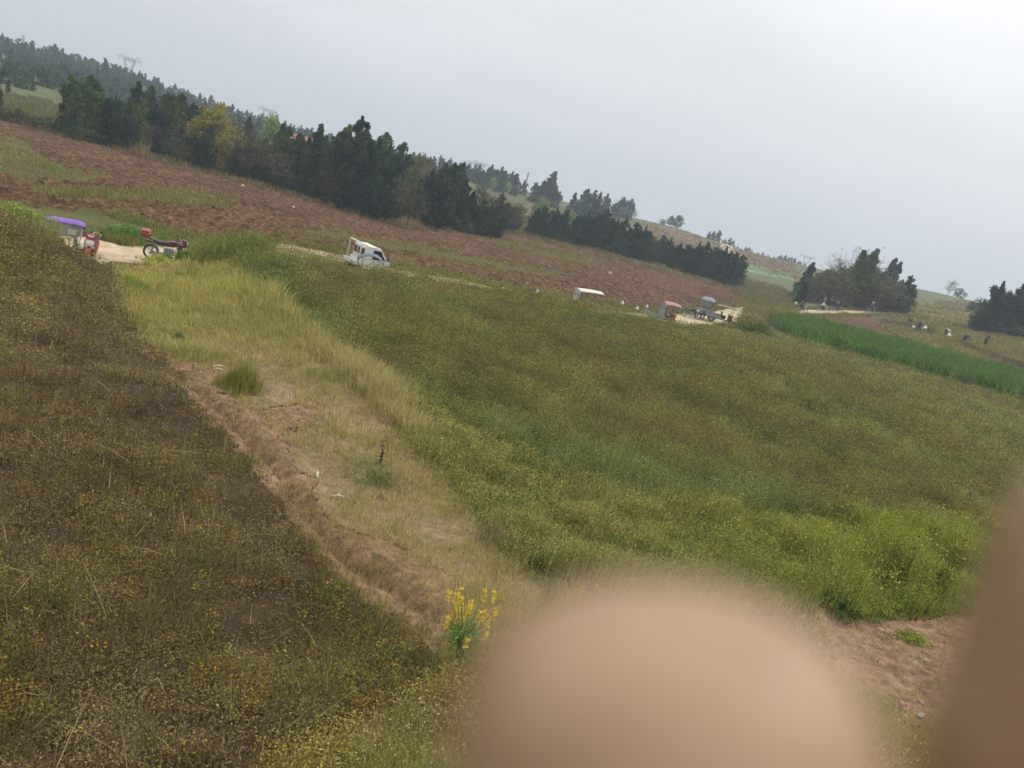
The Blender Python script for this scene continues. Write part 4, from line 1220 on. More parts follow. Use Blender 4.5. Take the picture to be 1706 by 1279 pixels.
def scooter(label, px, py, d, head, col='red', accent='white', lean=-.08, canopy=None, screen=False, name='motor_scooter', cat='scooter', scale=1.0, arch=.2):
    """step-through scooter; canopy = material of a rain hood over it"""
    x, y, z = spot(px, py, d)
    t = thing(name, label, cat, (x, y, z), 0, scale=scale)
    t.rotation_euler = (lean, 0, heading(head))
    wheel(t, (-.52, 0, .23), .23, .075, 'silver', 6); wheel(t, (.58, 0, .23), .23, .075, 'silver', 6)
    def sec(xc, w, z0, z1, k=.8): return [(xc, -w, z0), (xc, w, z0), (xc, w * 1.05, (z0 + z1) / 2), (xc, w * k, z1), (xc, -w * k, z1), (xc, -w * 1.05, (z0 + z1) / 2)]
    MB().loft([sec(-.82, .08, .50, .66), sec(-.66, .16, .38, .74), sec(-.30, .19, .24, .74), sec(-.08, .17, .20, .66)]).build('rear_body', P[col], t)
    MB().loft([sec(-.10, .15, .18, .27, 1), sec(.12, .15, .17, .25, 1), sec(.32, .16, .18, .28, 1)]).build('footboard', P['black'], t)
    sh = MB().loft([[(.30, -.17, .24), (.30, .17, .24), (.34, .2, .24), (.34, -.2, .24)], [(.34, -.22, .50), (.34, .22, .50), (.44, .19, .50), (.44, -.19, .50)],
                    [(.36, -.21, .76), (.36, .21, .76), (.47, .16, .78), (.47, -.16, .78)], [(.33, -.15, .96), (.33, .15, .96), (.41, .11, .98), (.41, -.11, .98)]]).build('front_shield', P[col], t)
    MB().loft([[(.475, -.12, .60), (.475, .12, .60), (.44, .10, .60), (.44, -.10, .60)], [(.495, -.16, .70), (.495, .16, .70), (.45, .15, .70), (.45, -.15, .70)], [(.468, -.13, .83), (.468, .13, .83), (.43, .11, .83), (.43, -.11, .83)]]).build('front_panel', P[accent], sh)
    for s in (-1, 1): MB().ball((.46, s * .15, .56), .03, .035, .05, 8, 6).build('indicator', P['lens'], sh)
    hd = MB().loft([[(.26, -.20, .94), (.26, .20, .94), (.26, .2, 1.02), (.26, -.2, 1.02)], [(.36, -.22, .93), (.36, .22, .93), (.36, .22, 1.06), (.36, -.22, 1.06)], [(.47, -.12, .95), (.47, .12, .95), (.45, .11, 1.03), (.45, -.11, 1.03)]]).build('head_cowl', P[col], t)
    MB().loft([[(.475, -.10, .96), (.475, .10, .96), (.44, .10, .96), (.44, -.10, .96)], [(.462, -.10, 1.02), (.462, .10, 1.02), (.44, .10, 1.02), (.44, -.10, 1.02)]]).build('headlight', P['lens'], hd)
    handlebar(t, .36, 1.02, .31)
    MB().loft([sec(-.04, .12, .66, .76), sec(-.34, .17, .72, .82), sec(-.66, .15, .74, .86), sec(-.78, .09, .76, .84)]).build('seat', P['seat'], t)
    MB().tube([(-.60, -.14, .80), (-.92, -.12, .92), (-.92, .12, .92), (-.60, .14, .80)], .013).build('rack', P['steel'], t)
    secs = []
    for k in range(8):
        a = R(10 + k * 22); cx, cz = .58 + math.cos(a) * .275, .23 + math.sin(a) * .275
        secs.append([(cx, -.075, cz), (cx, .075, cz), (cx + math.cos(a) * .02, .06, cz + math.sin(a) * .02), (cx + math.cos(a) * .02, -.06, cz + math.sin(a) * .02)])
    MB().loft(secs).build('mudguard', P[col], t)
    MB().tube([(.58, .07, .23), (.50, .08, .62)], .02).tube([(.58, -.07, .23), (.50, -.08, .62)], .02).build('fork', P['silver'], t)
    MB().box((-.84, 0, .58), (.04, .22, .09), bev=.015).build('tail_light', P['dred'], t)
    if canopy:
        cp = MB()
        for xa, xb in ((.42, .46), (-.76, -.74)): cp.tube([(xa, -.24, .9), (xb, -.28, 1.56), (xb, 0, 1.64), (xb, .28, 1.56), (xa, .24, .9)], .012)
        cp.tube([(.46, 0, 1.64), (-.74, 0, 1.64)], .012)
        cp.build('canopy_frame', P['steel'], t)
        secs = []
        for k in range(9):
            u = k / 8; xx = .74 - u * 1.58; zz = 1.56 + arch * math.sin(math.pi * min(1, u * 1.02)) ** .8 + .02 * math.sin(u * 9)
            w = .44 + .06 * math.sin(math.pi * u)
            secs.append([(xx, -w, zz - .05), (xx, -w * .6, zz + .035), (xx, 0, zz + .08), (xx, w * .6, zz + .035), (xx, w, zz - .05),
                         (xx, w * .985, zz - .06), (xx, w * .59, zz + .025), (xx, 0, zz + .068), (xx, -w * .59, zz + .025), (xx, -w * .985, zz - .06)])
        m = MB().loft(secs); m.sm = [True] * len(m.sm); m.build('canopy', P[canopy], t)
    if screen:
        sc_ = MB().loft([[(.52, -.38, .52), (.54, 0, .52), (.52, .38, .52), (.515, .38, .52), (.53, 0, .52), (.515, -.38, .52)], [(.60, -.42, 1.0), (.64, 0, 1.0), (.60, .42, 1.0), (.595, .42, 1.0), (.63, 0, 1.0), (.595, -.42, 1.0)],
                         [(.62, -.40, 1.55), (.68, 0, 1.6), (.62, .40, 1.55), (.615, .40, 1.55), (.67, 0, 1.6), (.615, -.40, 1.55)]]).build('windscreen', P['lgrey'], t)
        MB().box((.665, 0, 1.28), (.012, .5, .3), bev=.0).build('window', P['clear'], sc_)
        for s in (-1, 1): MB().loft([[(.56, s * .40, .92), (-.1, s * .42, .88), (-.22, s * .42, .88), (-.22, s * .415, .88), (-.1, s * .415, .88), (.56, s * .395, .92)], [(.60, s * .41, 1.50), (-.1, s * .45, 1.54), (-.22, s * .45, 1.54), (-.22, s * .445, 1.54), (-.1, s * .445, 1.54), (.60, s * .405, 1.50)]]).build('side_curtain', P['clear'], t)
        for s in (-1, 1): MB().box((.28, s * .43, 1.24), (.34, .02, .26), bev=.0).build('curtain_window', P['lgrey'], t)
    return t


def tricycle(label, px, py, d, head, body='grey', canopy='cream', rear='lgrey', roof=(1.45, 1.2), rz=1.78, drop=.06, arch=.03, cargo='grey', name='cargo_tricycle', load=None, posts='silver'):
    """three-wheeled cargo cart with a roofed driver's place in front and an open box behind"""
    x, y, z = spot(px, py, d)
    t = thing(name, label, 'tricycle', (x, y, z), heading(head))
    wheel(t, (1.15, 0, .27), .27, .075); wheel(t, (-.75, .46, .27), .27, .085); wheel(t, (-.75, -.46, .27), .27, .085)
    f = MB().box((-.1, 0, .40), (2.2, .30, .07), bev=.01).tube([(1.15, 0, .27), (.98, 0, .62), (.92, 0, 1.0)], .03).tube([(-.75, -.46, .27), (-.75, .46, .27)], .03)
    f.build('frame', P['black'], t)
    cb = MB().box((-.65, 0, .47), (1.35, 1.0, .04), bev=.01)
    for s in (-1, 1): cb.box((-.65, s * .49, .64), (1.35, .035, .30), bev=.008)
    cb.box((.01, 0, .64), (.035, .94, .30), bev=.008)
    cb = cb.build('cargo_box', P[cargo], t)
    MB().box((-1.325, 0, .64), (.03, .98, .30), bev=.008).build('tailgate', P[cargo], cb)
    fr = MB().loft([[(.72, a * .32, b) for a, b in ((-1, .40), (1, .40), (1, .98), (-1, .98))], [(1.0, a * .28, b) for a, b in ((-1, .42), (1, .42), (.9, .98), (-.9, .98))], [(1.12, a * .16, b) for a, b in ((-1, .52), (1, .52), (.9, .86), (-.9, .86))]]).build('front_cowl', P[body], t)
    MB().ball((1.12, 0, .76), .04, .09, .07).build('headlight', P['lens'], fr)
    MB().box((.25, 0, .66), (.42, .62, .32), bev=.04).box((.06, 0, .95), (.08, .6, .36), bev=.03).build('seat', P['seat'], t)
    handlebar(t, .80, 1.05)
    if canopy:
        L, W = roof
        for sx, zz in ((.98, rz - drop - .02), (-.02, rz)):
            for s in (-1, 1): MB().tube([(sx, s * W * .40, .55 if sx < .5 else .9), (sx - .02, s * W * .46, zz)], .016, 6).build('post', P[posts], t)
        secs = []
        for k in range(7):
            u = k / 6; xx = 1.15 - u * L; zz = rz - drop * (1 - u) + arch * math.sin(math.pi * u)
            secs.append([(xx, -W / 2, zz - arch), (xx, -W / 4, zz + arch * .6), (xx, 0, zz + arch), (xx, W / 4, zz + arch * .6), (xx, W / 2, zz - arch),
                         (xx, W / 2, zz - arch - .05), (xx, W / 4, zz + arch * .6 - .03), (xx, 0, zz + arch - .03), (xx, -W / 4, zz + arch * .6 - .03), (xx, -W / 2, zz - arch - .05)])
        m = MB().loft(secs); m.build('canopy', P[canopy], t)
        if rear:
            x0 = 1.15 - L + .05
            m = MB().box((x0, 0, (rz + .62) / 2), (.03, W * .94, rz - .70), bev=.004)
            rp = m.build('rear_panel', P[rear], t)
            w = MB()
            for s in (-1, 1): w.box((x0 - .018, s * W * .22, rz - .38), (.012, W * .34, .34))
            w.build('rear_window', P['clear'], rp)
    return t


# ------------------------------------------------------------------ vehicles on the road, left to right
scooter('scooter under a purple rain canopy with grey windscreen, half hidden by weeds', 108, 406, 32.2, 62, col='grey', accent='lgrey', canopy='purple', screen=True, lean=.02, arch=.10, name='canopied_scooter', scale=.82)
scooter('red scooter with a pale front panel parked on the sandy road', 150, 418, 32.0, 158, lean=-.06, scale=.95)
motorcycle('dark red motorcycle with a red top box leaning on its stand by the verge', 278, 437, 32.6, 62, lean=-.10)


def pickup():
    x, y, z = spot(586, 440, 40.8)
    t = thing('mini_truck', 'white mini truck with rear rack and three small windows behind its cab', 'truck', (x, y, z), heading(47), scale=.93)
    # cab, drawn from its side
    side = [(.30, .55), (.30, 1.0), (.30, 1.70), (.40, 1.80), (1.05, 1.80), (1.30, 1.74), (1.62, 1.40), (1.86, 1.08), (2.05, 1.00), (2.08, .50), (1.9, .42), (.5, .42)]
    def sec(yk, inset): return [(a, yk, b) for a, b in side]
    prof = []
    for yy, k in ((-.74, 0), (-.70, .0), (.70, 0), (.74, 0)):
        e = .05 if abs(yy) > .72 else 0
        prof.append([(a + (e if a < .5 else -e) * .4, yy * (1 - .09 * max(0, (b - 1.0) / .8)), b - e * (.5 if b > 1.5 else 0)) for a, b in side])
    cab = MB().loft(prof).build('cab', P['white'], t)
    # glass set into the shell, standing 4 mm proud
    for s in (-1, 1):
        k = lambda b: s * (.744 + .004) * (1 - .09 * max(0, (b - 1.0) / .8))
        dr = MB().loft([[(.82, k(1.10), 1.10), (1.66, k(1.10), 1.10), (1.36, k(1.60), 1.60), (.86, k(1.62), 1.62)], [(.82, k(1.10) * .97, 1.10), (1.66, k(1.10) * .97, 1.10), (1.36, k(1.60) * .97, 1.60), (.86, k(1.62) * .97, 1.62)]])
        dr.build('side_window', P['glass'], cab)
        m = MB().box((1.22, s * .752, .80), (.86, .012, .44), bev=.004)
        dd = m.build('door', P['white'], t); MB().box((.92, s * .766, .98), (.14, .02, .03), bev=.006).build('handle', P['black'], dd)
        q = MB().tube([(1.66, s * .72, 1.16), (1.72, s * .90, 1.2)], .012).box((1.72, s * .95, 1.24), (.05, .14, .2), bev=.02); q.build('mirror', P['black'], t)
    MB().loft([[(1.345, -.60, 1.70), (1.345, .60, 1.70), (1.325, .60, 1.69), (1.325, -.60, 1.69)], [(1.87, -.66, 1.10), (1.87, .66, 1.10), (1.85, .66, 1.09), (1.85, -.66, 1.09)]]).build('windscreen', P['glass'], cab)
    for yy in (-.44, 0, .44): MB().box((.292, yy, 1.42), (.014, .34, .38), bev=.0).build('rear_window', P['brownglass'], cab)
    for s in (-1, 1): MB().ball((2.06, s * .52, .78), .04, .12, .09).build('headlight', P['lens'], cab)
    MB().box((2.10, 0, .50), (.10, 1.42, .18), bev=.04).build('bumper', P['lgrey'], t)
    # load bed
    b = MB().box((-.06, 0, .70), (.5, 1.44, .06), bev=.01)
    for s in (-1, 1): b.box((-.06, s * .70, .80), (.5, .04, .14), bev=.01)
    b.box((.16, 0, .87), (.04, 1.36, .30), bev=.01)
    bed = b.build('load_bed', P['white'], t)
    MB().box((-.33, 0, .80), (.04, 1.42, .14), bev=.01).build('tailgate', P['white'], bed)
    r = MB()
    for xx in (-.02,):
        r.tube([(xx, -.70, .78), (xx, -.70, 1.86), (xx, -.64, 1.94), (xx, .64, 1.94), (xx, .70, 1.86), (xx, .70, .78)], .04)
    for zz, yy in ((1.90, -.66), (1.90, .66)): r.tube([(.50, yy * .95, 1.80), (-.02, yy, zz)], .035)
    r.build('rack', P['white'], t)
    MB().box((.8, 0, .48), (2.1, .7, .12), bev=.02).build('chassis', P['black'], t)
    for xx in (1.45, .15):
        for s in (-1, 1): wheel(t, (xx, s * .64, .28), .28, .13, 'silver', 5)
    for s in (-1, 1): MB().box((-.355, s * .58, .82), (.02, .16, .1), bev=.004).build('tail_light', P['dred'], t)
    return t


pickup()
scooter('scooter with white body under a blue grey rain hood beside the white truck', 616, 448, 37.8, 72, col='white', accent='white', canopy='bluegrey', lean=.0, arch=.42, name='hooded_scooter', scale=.86)
tricycle('cargo tricycle with a flat cream roof and grey rear panel behind the field crest', 968, 512, 51.5, 72, canopy='cream', rear='lgrey', roof=(1.75, 1.25), rz=1.74, drop=-.12, posts='black')
tricycle('cargo tricycle with a faded red arched roof and grey rear sheet', 1104, 524, 61, 75, body='dred', canopy='pinkred', rear='wrap', roof=(1.35, 1.2), rz=1.72, drop=-.02, arch=.08, posts='black')
tricycle('cargo tricycle with a maroon flat roof on posts at the sandy bend', 1200, 526, 71, 96, body='maroon', canopy='maroon', rear=None, roof=(1.7, 1.2), rz=1.62, drop=-.06, arch=.04, posts='black')


def wrapped_cart():
    x, y, z = spot(1176, 522, 72)
    t = thing('cargo_tricycle', 'dark tricycle topped with a bulky load wrapped in grey tarpaulin', 'tricycle', (x, y, z), heading(60))
    wheel(t, (1.1, 0, .27), .27, .075); wheel(t, (-.7, .45, .27), .27, .085); wheel(t, (-.7, -.45, .27), .27, .085)
    MB().box((-.1, 0, .44), (2.0, .6, .1), bev=.02).tube([(1.1, 0, .27), (.9, 0, 1.0)], .03).build('frame', P['black'], t)
    MB().box((-.5, 0, .72), (1.2, .95, .40), bev=.03).build('cargo_box', P['grey'], t)
    MB().box((.3, 0, .72), (.4, .6, .36), bev=.05).build('seat', P['seat'], t)
    handlebar(t, .82, 1.05, mirrors=False)
    for sx in (-.9, .5):
        for s in (-1, 1): MB().tube([(sx, s * .42, .6), (sx, s * .44, 1.35)], .018).build('post', P['black'], t)
    m = MB()
    prof = [(.55, .86), (.85, .96), (.98, 1.0), (.92, .9), (.6, .55)]
    m.loft([[(-.2 + .68 * q * math.cos(a * .7854 + .39) * (1 + .10 * math.sin(3.1 * a + 5 * zz)), .64 * q * math.sin(a * .7854 + .39) * (1 + .08 * math.sin(2.3 * a + 7 * zz)), zz) for a in range(8)] for q, zz in ((.62, 1.10), (.80, 1.22), (.92, 1.45), (1.12, 1.68), (1.10, 1.84), (.80, 2.02), (.4, 2.08))])
    ld = m.build('tarpaulin', P['wrap'], t)
    MB().tube([(.5, -.66, 1.74), (-.2, -.78, 1.74), (-.9, -.62, 1.76), (-.98, .0, 1.76), (-.9, .62, 1.76), (-.2, .76, 1.75), (.5, .66, 1.75)], .018, 6).build('strap', P['black'], ld)
    return t


wrapped_cart()
motorcycle('dark motorcycle parked at the roadside left of the wrapped tricycle', 1150, 526, 70, 88, col='black', box=None, fairing=False, lean=-.1)


# ------------------------------------------------------------------ people
SK = paint('skin_face', (.32, .19, .13), .6, 0, .1)


def skinned(name, joints, bones, radii, root, mats, face_mat, parent=None, sub=2, scale=1.0):
    """grow one continuous body over a skeleton and return the finished mesh object"""
    me = bpy.data.meshes.new('tmp'); me.from_pydata([tuple(np.array(j) * scale) for j in joints], bones, []); me.update()
    o = bpy.data.objects.new('tmp', me); C.objects.link(o)
    md = o.modifiers.new('s', 'SKIN'); md.use_smooth_shade = True
    o.modifiers.new('u', 'SUBSURF').levels = sub; o.modifiers['u'].render_levels = sub
    if not me.skin_vertices: bpy.context.view_layer.update()
    lay = me.skin_vertices[0].data if len(me.skin_vertices) else None
    if lay is None:
        raise RuntimeError('no skin layer')
    for i, r in enumerate(radii):
        r = (r, r) if not hasattr(r, '__len__') else r
        lay[i].radius = (r[0] * scale, r[1] * scale); lay[i].use_root = (i == root)
    dg = bpy.context.evaluated_depsgraph_get(); dg.update()
    ev = o.evaluated_get(dg)
    new = bpy.data.meshes.new_from_object(ev)
    bpy.data.objects.remove(o); bpy.data.meshes.remove(me)
    new.transform(Matrix.Scale(1 / scale, 4))
    new.name = name; new.materials.clear()
    for m in mats: new.materials.append(m)
    if face_mat:
        J = np.array(joints)
        for p in new.polygons:
            c = np.array(p.center); p.material_index = face_mat[int(np.argmin(((J - c) ** 2).sum(1)))]
    for p in new.polygons: p.use_smooth = True
    ob = bpy.data.objects.new(name, new); C.objects.link(ob)
    if parent: ob.parent = parent
    return ob


BONES = [(0,1),(1,2),(2,3),(3,4),(4,5),(2,6),(6,7),(7,8),(2,9),(9,10),(10,11),(0,12),(12,13),(13,14),(14,15),(0,16),(16,17),(17,18),(18,19)]
RAD = [tuple(1.55 * np.array(q if hasattr(q, '__len__') else (q, q))) for q in [(.16,.12),(.15,.11),(.15,.10),.055,(.095,.085),.08,.055,.042,.035,.055,.042,.035,.085,.06,.045,.04,.085,.06,.045,.04]]
FM = [1,0,0,2,2,2,0,0,2,0,0,2,1,1,1,3,1,1,1,3]


def cloth(name, c): return paint(name, c, .85, 0, .25, (.1, .09, .07), 12)


TRO = cloth('dark_trousers', (.03, .03, .04)); SHOE = cloth('dark_shoes', (.02, .02, .02))


def person(label, px, py, d, head, pose, coat, xyz=None, hat=None, group=None):
    x, y, z = xyz if xyz else spot(px, py, d)
    J = {  # pelvis, waist, chest, neck, head, crown, L shoulder/elbow.., R.., L leg.., R leg..
     'ride': [(0,0,.86),(.03,0,1.02),(.10,0,1.28),(.13,0,1.42),(.16,0,1.53),(.16,0,1.62),(.12,.20,1.30),(.30,.26,1.12),(.52,.30,1.02),(.12,-.20,1.30),(.30,-.26,1.12),(.52,-.30,1.02),
              (.04,.12,.82),(.34,.17,.74),(.26,.16,.36),(.38,.16,.30),(.04,-.12,.82),(.34,-.17,.74),(.26,-.16,.36),(.38,-.16,.30)],
     'bend': [(-.18,0,.86),(.0,0,.98),(.26,0,.98),(.36,0,.92),(.45,0,.86),(.52,0,.82),(.26,.19,.92),(.36,.22,.62),(.48,.16,.36),(.26,-.19,.92),(.34,-.22,.64),(.50,-.14,.40),
              (-.14,.11,.82),(-.08,.13,.46),(-.14,.13,.08),(.0,.14,.04),(-.14,-.11,.82),(-.02,-.13,.46),(-.08,-.13,.08),(.06,-.14,.04)],
     'stand': [(0,0,.92),(0,0,1.1),(.01,0,1.34),(.02,0,1.47),(.04,0,1.57),(.04,0,1.66),(0,.20,1.36),(.04,.27,1.12),(.14,.24,.90),(0,-.20,1.36),(.04,-.27,1.12),(.16,-.22,.94),
              (0,.11,.86),(.04,.12,.48),(-.02,.13,.08),(.12,.14,.04),(0,-.11,.86),(.02,-.12,.48),(-.06,-.13,.08),(.08,-.14,.04)],
    }[pose]
    o = skinned('person', J, BONES, RAD, 0, [coat, TRO, SK, SHOE], FM)
    o.location = (x, y, z); o.rotation_euler = (0, 0, heading(head))
    tag(o, label, 'person', group)
    if hat:
        hx, hy, hz = J[5]
        MB().dome((hx, hy, hz - .02), .24, .24, .12, 14, 5).build('hat', hat, o)
    else:
        hx, hy, hz = J[4]
        MB().ball((hx - .015, hy, hz + .05), .10, .09, .085).build('hair', SHOE, o)
    return o


DARK = cloth('black_coat', (.018, .018, .02)); WHITEC = cloth('white_shirt', (.62, .62, .6)); GREYC = cloth('grey_coat', (.10, .10, .10)); REDC = cloth('dark_red_coat', (.14, .03, .03)); OLIVEC = cloth('olive_coat', (.09, .085, .055))
for (px, py, d, head, col, coat, hat, l1, l2) in [
    (1322, 513, 108, 100, 'black', OLIVEC, None, 'motorcycle loaded with a pale bundle, first on the far road from its left end', 'person in olive coat on the motorcycle nearest the small dark conifer'),
    (1346, 520, 116, 96, 'grey', WHITEC, None, 'grey motorcycle carrying a rider in a white top on the far road', 'person in a white top riding on the far road below the grove'),
    (1386, 524, 120, 92, 'dred', DARK, None, 'red motorcycle carrying a rider in black on the far road', 'person in black riding the red motorcycle on the far road'),
    (1465, 528, 130, 75, 'black', GREYC, WHITEC, 'dark motorcycle at the far right bend of the sandy road', 'person in grey with a pale hat riding at the bend of the far road')]:
    x, y, z = spot(px, py, d)
    # keep the wheels on the road
    k = int(np.argmin(np.hypot(ROADL[:, 0] - x, ROADL[:, 1] - y))); x, y = ROADL[k]; z = gz1(x, y)
    mt = motorcycle(l1, px, py, d, head, col=col, box='cream' if px == 1322 else None, lean=0.0, fairing=(px == 1386))
    mt.location = (x, y, z)
    person(l2, px, py, d, head, 'ride', coat, xyz=(x - .22 * math.sin(R(head)), y - .22 * math.cos(R(head)), z), hat=hat)
person('person in black bending over the grass by the end of the far road', 1517, 531, 118, 200, 'bend', DARK)
person('person in black stooping between two white sacks in the grass', 1534, 538, 112, 160, 'bend', DARK)
person('person in a white shirt bending over near the middle of the grassy slope', 1579, 548, 108, 110, 'bend', WHITEC)
person('person in dark clothes standing alone at the edge of the dug ground', 1648, 556, 104, 80, 'stand', GREYC)
person('person in olive clothes crouching among the dug-up stalks', 1612, 556, 104, 80, 'bend', OLIVEC)


def sack(label, px, py, d, s=.34, seed=1, group=None):
    x, y, z = spot(px, py, d)
    m = MB().ball((0, 0, s * .8), s, s * .7, s * .85, 14, 9, .05, seed).tube([(0, 0, s * 1.5), (.03, 0, s * 1.75), (.02, 0, s * 2.0)], [s * .3, s * .12, s * .24], 8)
    o = m.build('sack', P['whiteish'], None); o.location = (x, y, z - .04); o.rotation_euler = (.3 * (seed % 3 - 1), .2, seed)
    return tag(o, label, 'sack', group)


sack('white sack on the grass left of the stooping person in black', 1525, 536, 112, .30, 2)
sack('white sack on the grass right of the stooping person in black', 1544, 540, 111, .42, 4)
sack('white sack lying just below the bending person in white', 1584, 552, 107, .34, 7)
# pale markers and scraps
for px, py, d, lab in [(838, 478, 33, 'thin white marker post leaning at the field crest, first from the truck'), (850, 481, 33.2, 'thin white marker post at the field crest, second from the truck')]:
    x, y, z = spot(px, py, d); h = CAMZ + float(ray(px, py)[1]) * d - z
    m = MB().loft([[(a * .05 * q, b * .05 * q, zz) for a, b in ((-1, -1), (1, -1), (1, 1), (-1, 1))] for q, zz in ((1, -.1), (1, h * .9), (.5, h))])
    o = m.build('marker_post', P['whiteish']); o.location = (x, y, z); o.rotation_euler = (0, .12, 0); tag(o, lab, 'post')


def stone(label, px, py, d, r, mat='stone', seed=3, name='stone', cat='stone', lift=.35, up=0.0, group=None):
    x, y, z = spot(px, py, d)
    o = MB().ball((0, 0, 0), r, r * .8, r * .62, 7, 5, .2, seed).flat().build(name, P[mat]); o.location = (x, y, z + r * lift + up); o.rotation_euler = (0, 0, seed)
    return tag(o, label, cat, group)


def bag(label, px, py, d, r, seed):
    """a knotted white bag on a stake, the field's bird scarer"""
    x, y, z = spot(px, py, d); h = max(.25, CAMZ + float(ray(px, py)[1]) * d - z)
    t = thing('bird_scarer', label, 'bird scarer', (x, y, z), seed)
    MB().tube([(0, 0, -.05), (.01, 0, h)], [.012, .009], 6).build('stake', P['stick'], t)
    MB().ball((.01, 0, h), r, r * .8, r * .9, 12, 8, .07, seed).tube([(.01, 0, h + r * .8), (.01, .01, h + r * 1.4)], [r * .2, r * .4], 7).build('bag', P['whiteish'], t)
    return t


bag('white bag on a stake at the crest, between the marker posts and the cream roof', 895, 487, 34.5, .085, 1)
bag('white bag on a stake at the crest, just right of the cream roofed tricycle', 1037, 505, 38.5, .10, 2)
bag('white bag on a stake at the crest, lower one between two tricycles', 1062, 514, 39, .09, 3)
bag('white bag on a stake at the crest nearest to the faded red roof', 1078, 511, 39.5, .09, 4)
stone('white scrap lying alone on the ploughed field above the white truck', 487, 353, 70, .16, 'whiteish', 5, 'scrap', 'scrap')
stone('pale flat scrap on the ploughed field above the cream roofed tricycle', 1010, 477, 82, .24, 'cream', 6, 'scrap', 'scrap')
stone('small white scrap on the upper ploughed field below the yellow green tree', 403, 318, 80, .14, 'whiteish', 8, 'scrap', 'scrap')
stone('brown lump of rock on the bare bank between the two fingers', 1510, 1166, 8.7, .09, 'brick', 4, lift=.3)
stone('pale stone in the bare bank, right of the brown lump', 1545, 1172, 8.7, .06, 'stone', 7, lift=.2)
stone('pale pebble on the upper bare bank below the dark weeds', 1467, 1047, 10.6, .05, 'stone', 9, lift=.3)
for i, (px, py) in enumerate([(1412,1062),(1420,1064),(1398,1058),(1430,1066),(1442,1070),(1520,1100),(1540,1104),(1530,1178),(1500,1192),(1490,1060),(1560,1092),(1572,1080)]):
    _, t_ = ray(px, py); stone('small pale pebble among others on the bare bank', px, py, -4.35 / float(t_), random.uniform(.02, .038), 'stone', 20 + i, 'pebble', 'pebble', group='pebbles on the bare bank')
for px, py, L, an, lab in [(365, 602, .26, .9, 'white peeled stick lying on the upper bare soil of the path'), (366, 610, .2, .3, 'short pale stick below the white peeled one on the path'), (526, 806, .2, 1.9, 'white stick on the straw at the bend of the path'), (560, 840, .16, .5, 'forked pale stick on the trodden straw')]:
    _, t_ = ray(px, py); x, y, z = spot(px, py, -4.65 / float(t_))
    m = MB().tube([(-L / 2, 0, .03), (0, .01, .045), (L / 2, 0, .03)], [.014, .016, .010], 7)
    if px == 560: m.tube([(0, .01, .045), (L * .3, .08, .06)], [.012, .006], 6)
    o = m.build('stick', P['stick']); o.location = (x, y, z); o.rotation_euler = (0, 0, an); tag(o, lab, 'stick')


# ------------------------------------------------------------------ single plants
def plant_cover(fn, x, y, z):
    cov = Cover(); fn(cov); return cov


def clump(label, px, py, d, fn, name='shrub', cat='shrub'):
    x, y, z = spot(px, py, d)
    cov = Cover(); fn(cov, d)
    o = cov.build(name, M['veg']); o.location = (x, y, z)
    return tag(o, label, cat)


def zz(n): return np.zeros(n)


def tuss(h, spread, n, pal, lean=.3, w=.006, lf=0, lpal=None, ls=.015):
    def fn(cov, d):
        a = rng.normal(0, spread, (n, 2)); k = np.clip(1 - np.hypot(a[:, 0], a[:, 1]) / spread / 3, .3, 1)
        grass(cov, a[:, 0], a[:, 1], zz(n), np.full(n, d), 8, h * k, w, spread * .2, lean, pick(pal, n) * 1.4)
        if lf: leaves(cov, a[:, 0], a[:, 1], zz(n), np.full(n, d), lf, spread * .35, .02, h * .9 * k, ls, pick(lpal or pal, n) * 1.4)
    return fn


dd = lambda px, py, z_: float(z_ / ray(px, py)[1])
clump('big olive green grass tussock standing beside the bare soil of the path', 400, 652, dd(400, 652, -4.75), tuss(.62, .20, 90, [lin(120, 122, 52), lin(104, 108, 46), lin(132, 128, 66)], .16, .005), 'grass_tuft', 'grass tuft')
clump('small dark green tuft on the path above the big tussock', 296, 566, dd(296, 566, -4.9), tuss(.32, .07, 30, [lin(84, 104, 54), lin(96, 116, 60)], .2), 'grass_tuft', 'grass tuft')
clump('bright green leafy tuft at the upper end of the grassy way', 217, 488, dd(217, 488, -5.2), tuss(.5, .2, 40, [lin(92, 122, 48), lin(110, 134, 52)], .3, .008, 10), 'grass_tuft', 'grass tuft')
clump('dark green low weed spreading over the straw beside the path', 630, 800, dd(630, 800, -4.55), tuss(.2, .26, 50, [lin(78, 96, 56), lin(92, 106, 66)], .6, .006, 14), 'weed', 'weed')
clump('bluish green low weed at the edge of the withered crop', 668, 1085, dd(668, 1085, -4.35), tuss(.16, .07, 24, [lin(84, 100, 64), lin(96, 110, 78)], .5, .005, 12), 'weed', 'weed')
clump('grey tangle of dead stems among the weeds above the big finger', 830, 890, dd(830, 890, -4.4), tuss(.42, .16, 40, [lin(128, 116, 96), lin(112, 100, 82)], .5, .004), 'weed', 'weed')
clump('dark upright weed above the big finger', 898, 945, dd(898, 945, -4.4), tuss(.42, .07, 22, [lin(72, 84, 44), lin(88, 96, 52)], .14, .006, 16), 'weed', 'weed')
clump('bright green low cushion on the bare bank', 1466, 1185, dd(1466, 1185, -4.35), tuss(.14, .10, 40, [lin(112, 130, 52), lin(96, 116, 48)], .5, .005, 14), 'weed', 'weed')
clump('bright yellowish green patch at the top of the bare bank', 1524, 1070, dd(1524, 1070, -4.38), tuss(.12, .11, 40, [lin(130, 140, 56), lin(116, 128, 52)], .5, .005, 14), 'weed', 'weed')
clump('broad dark leafy weed at the foot of the tall weeds', 1388, 1015, dd(1388, 1015, -4.4), tuss(.3, .2, 30, [lin(64, 84, 48), lin(72, 94, 58)], .4, .008, 26, None, .03), 'weed', 'weed')
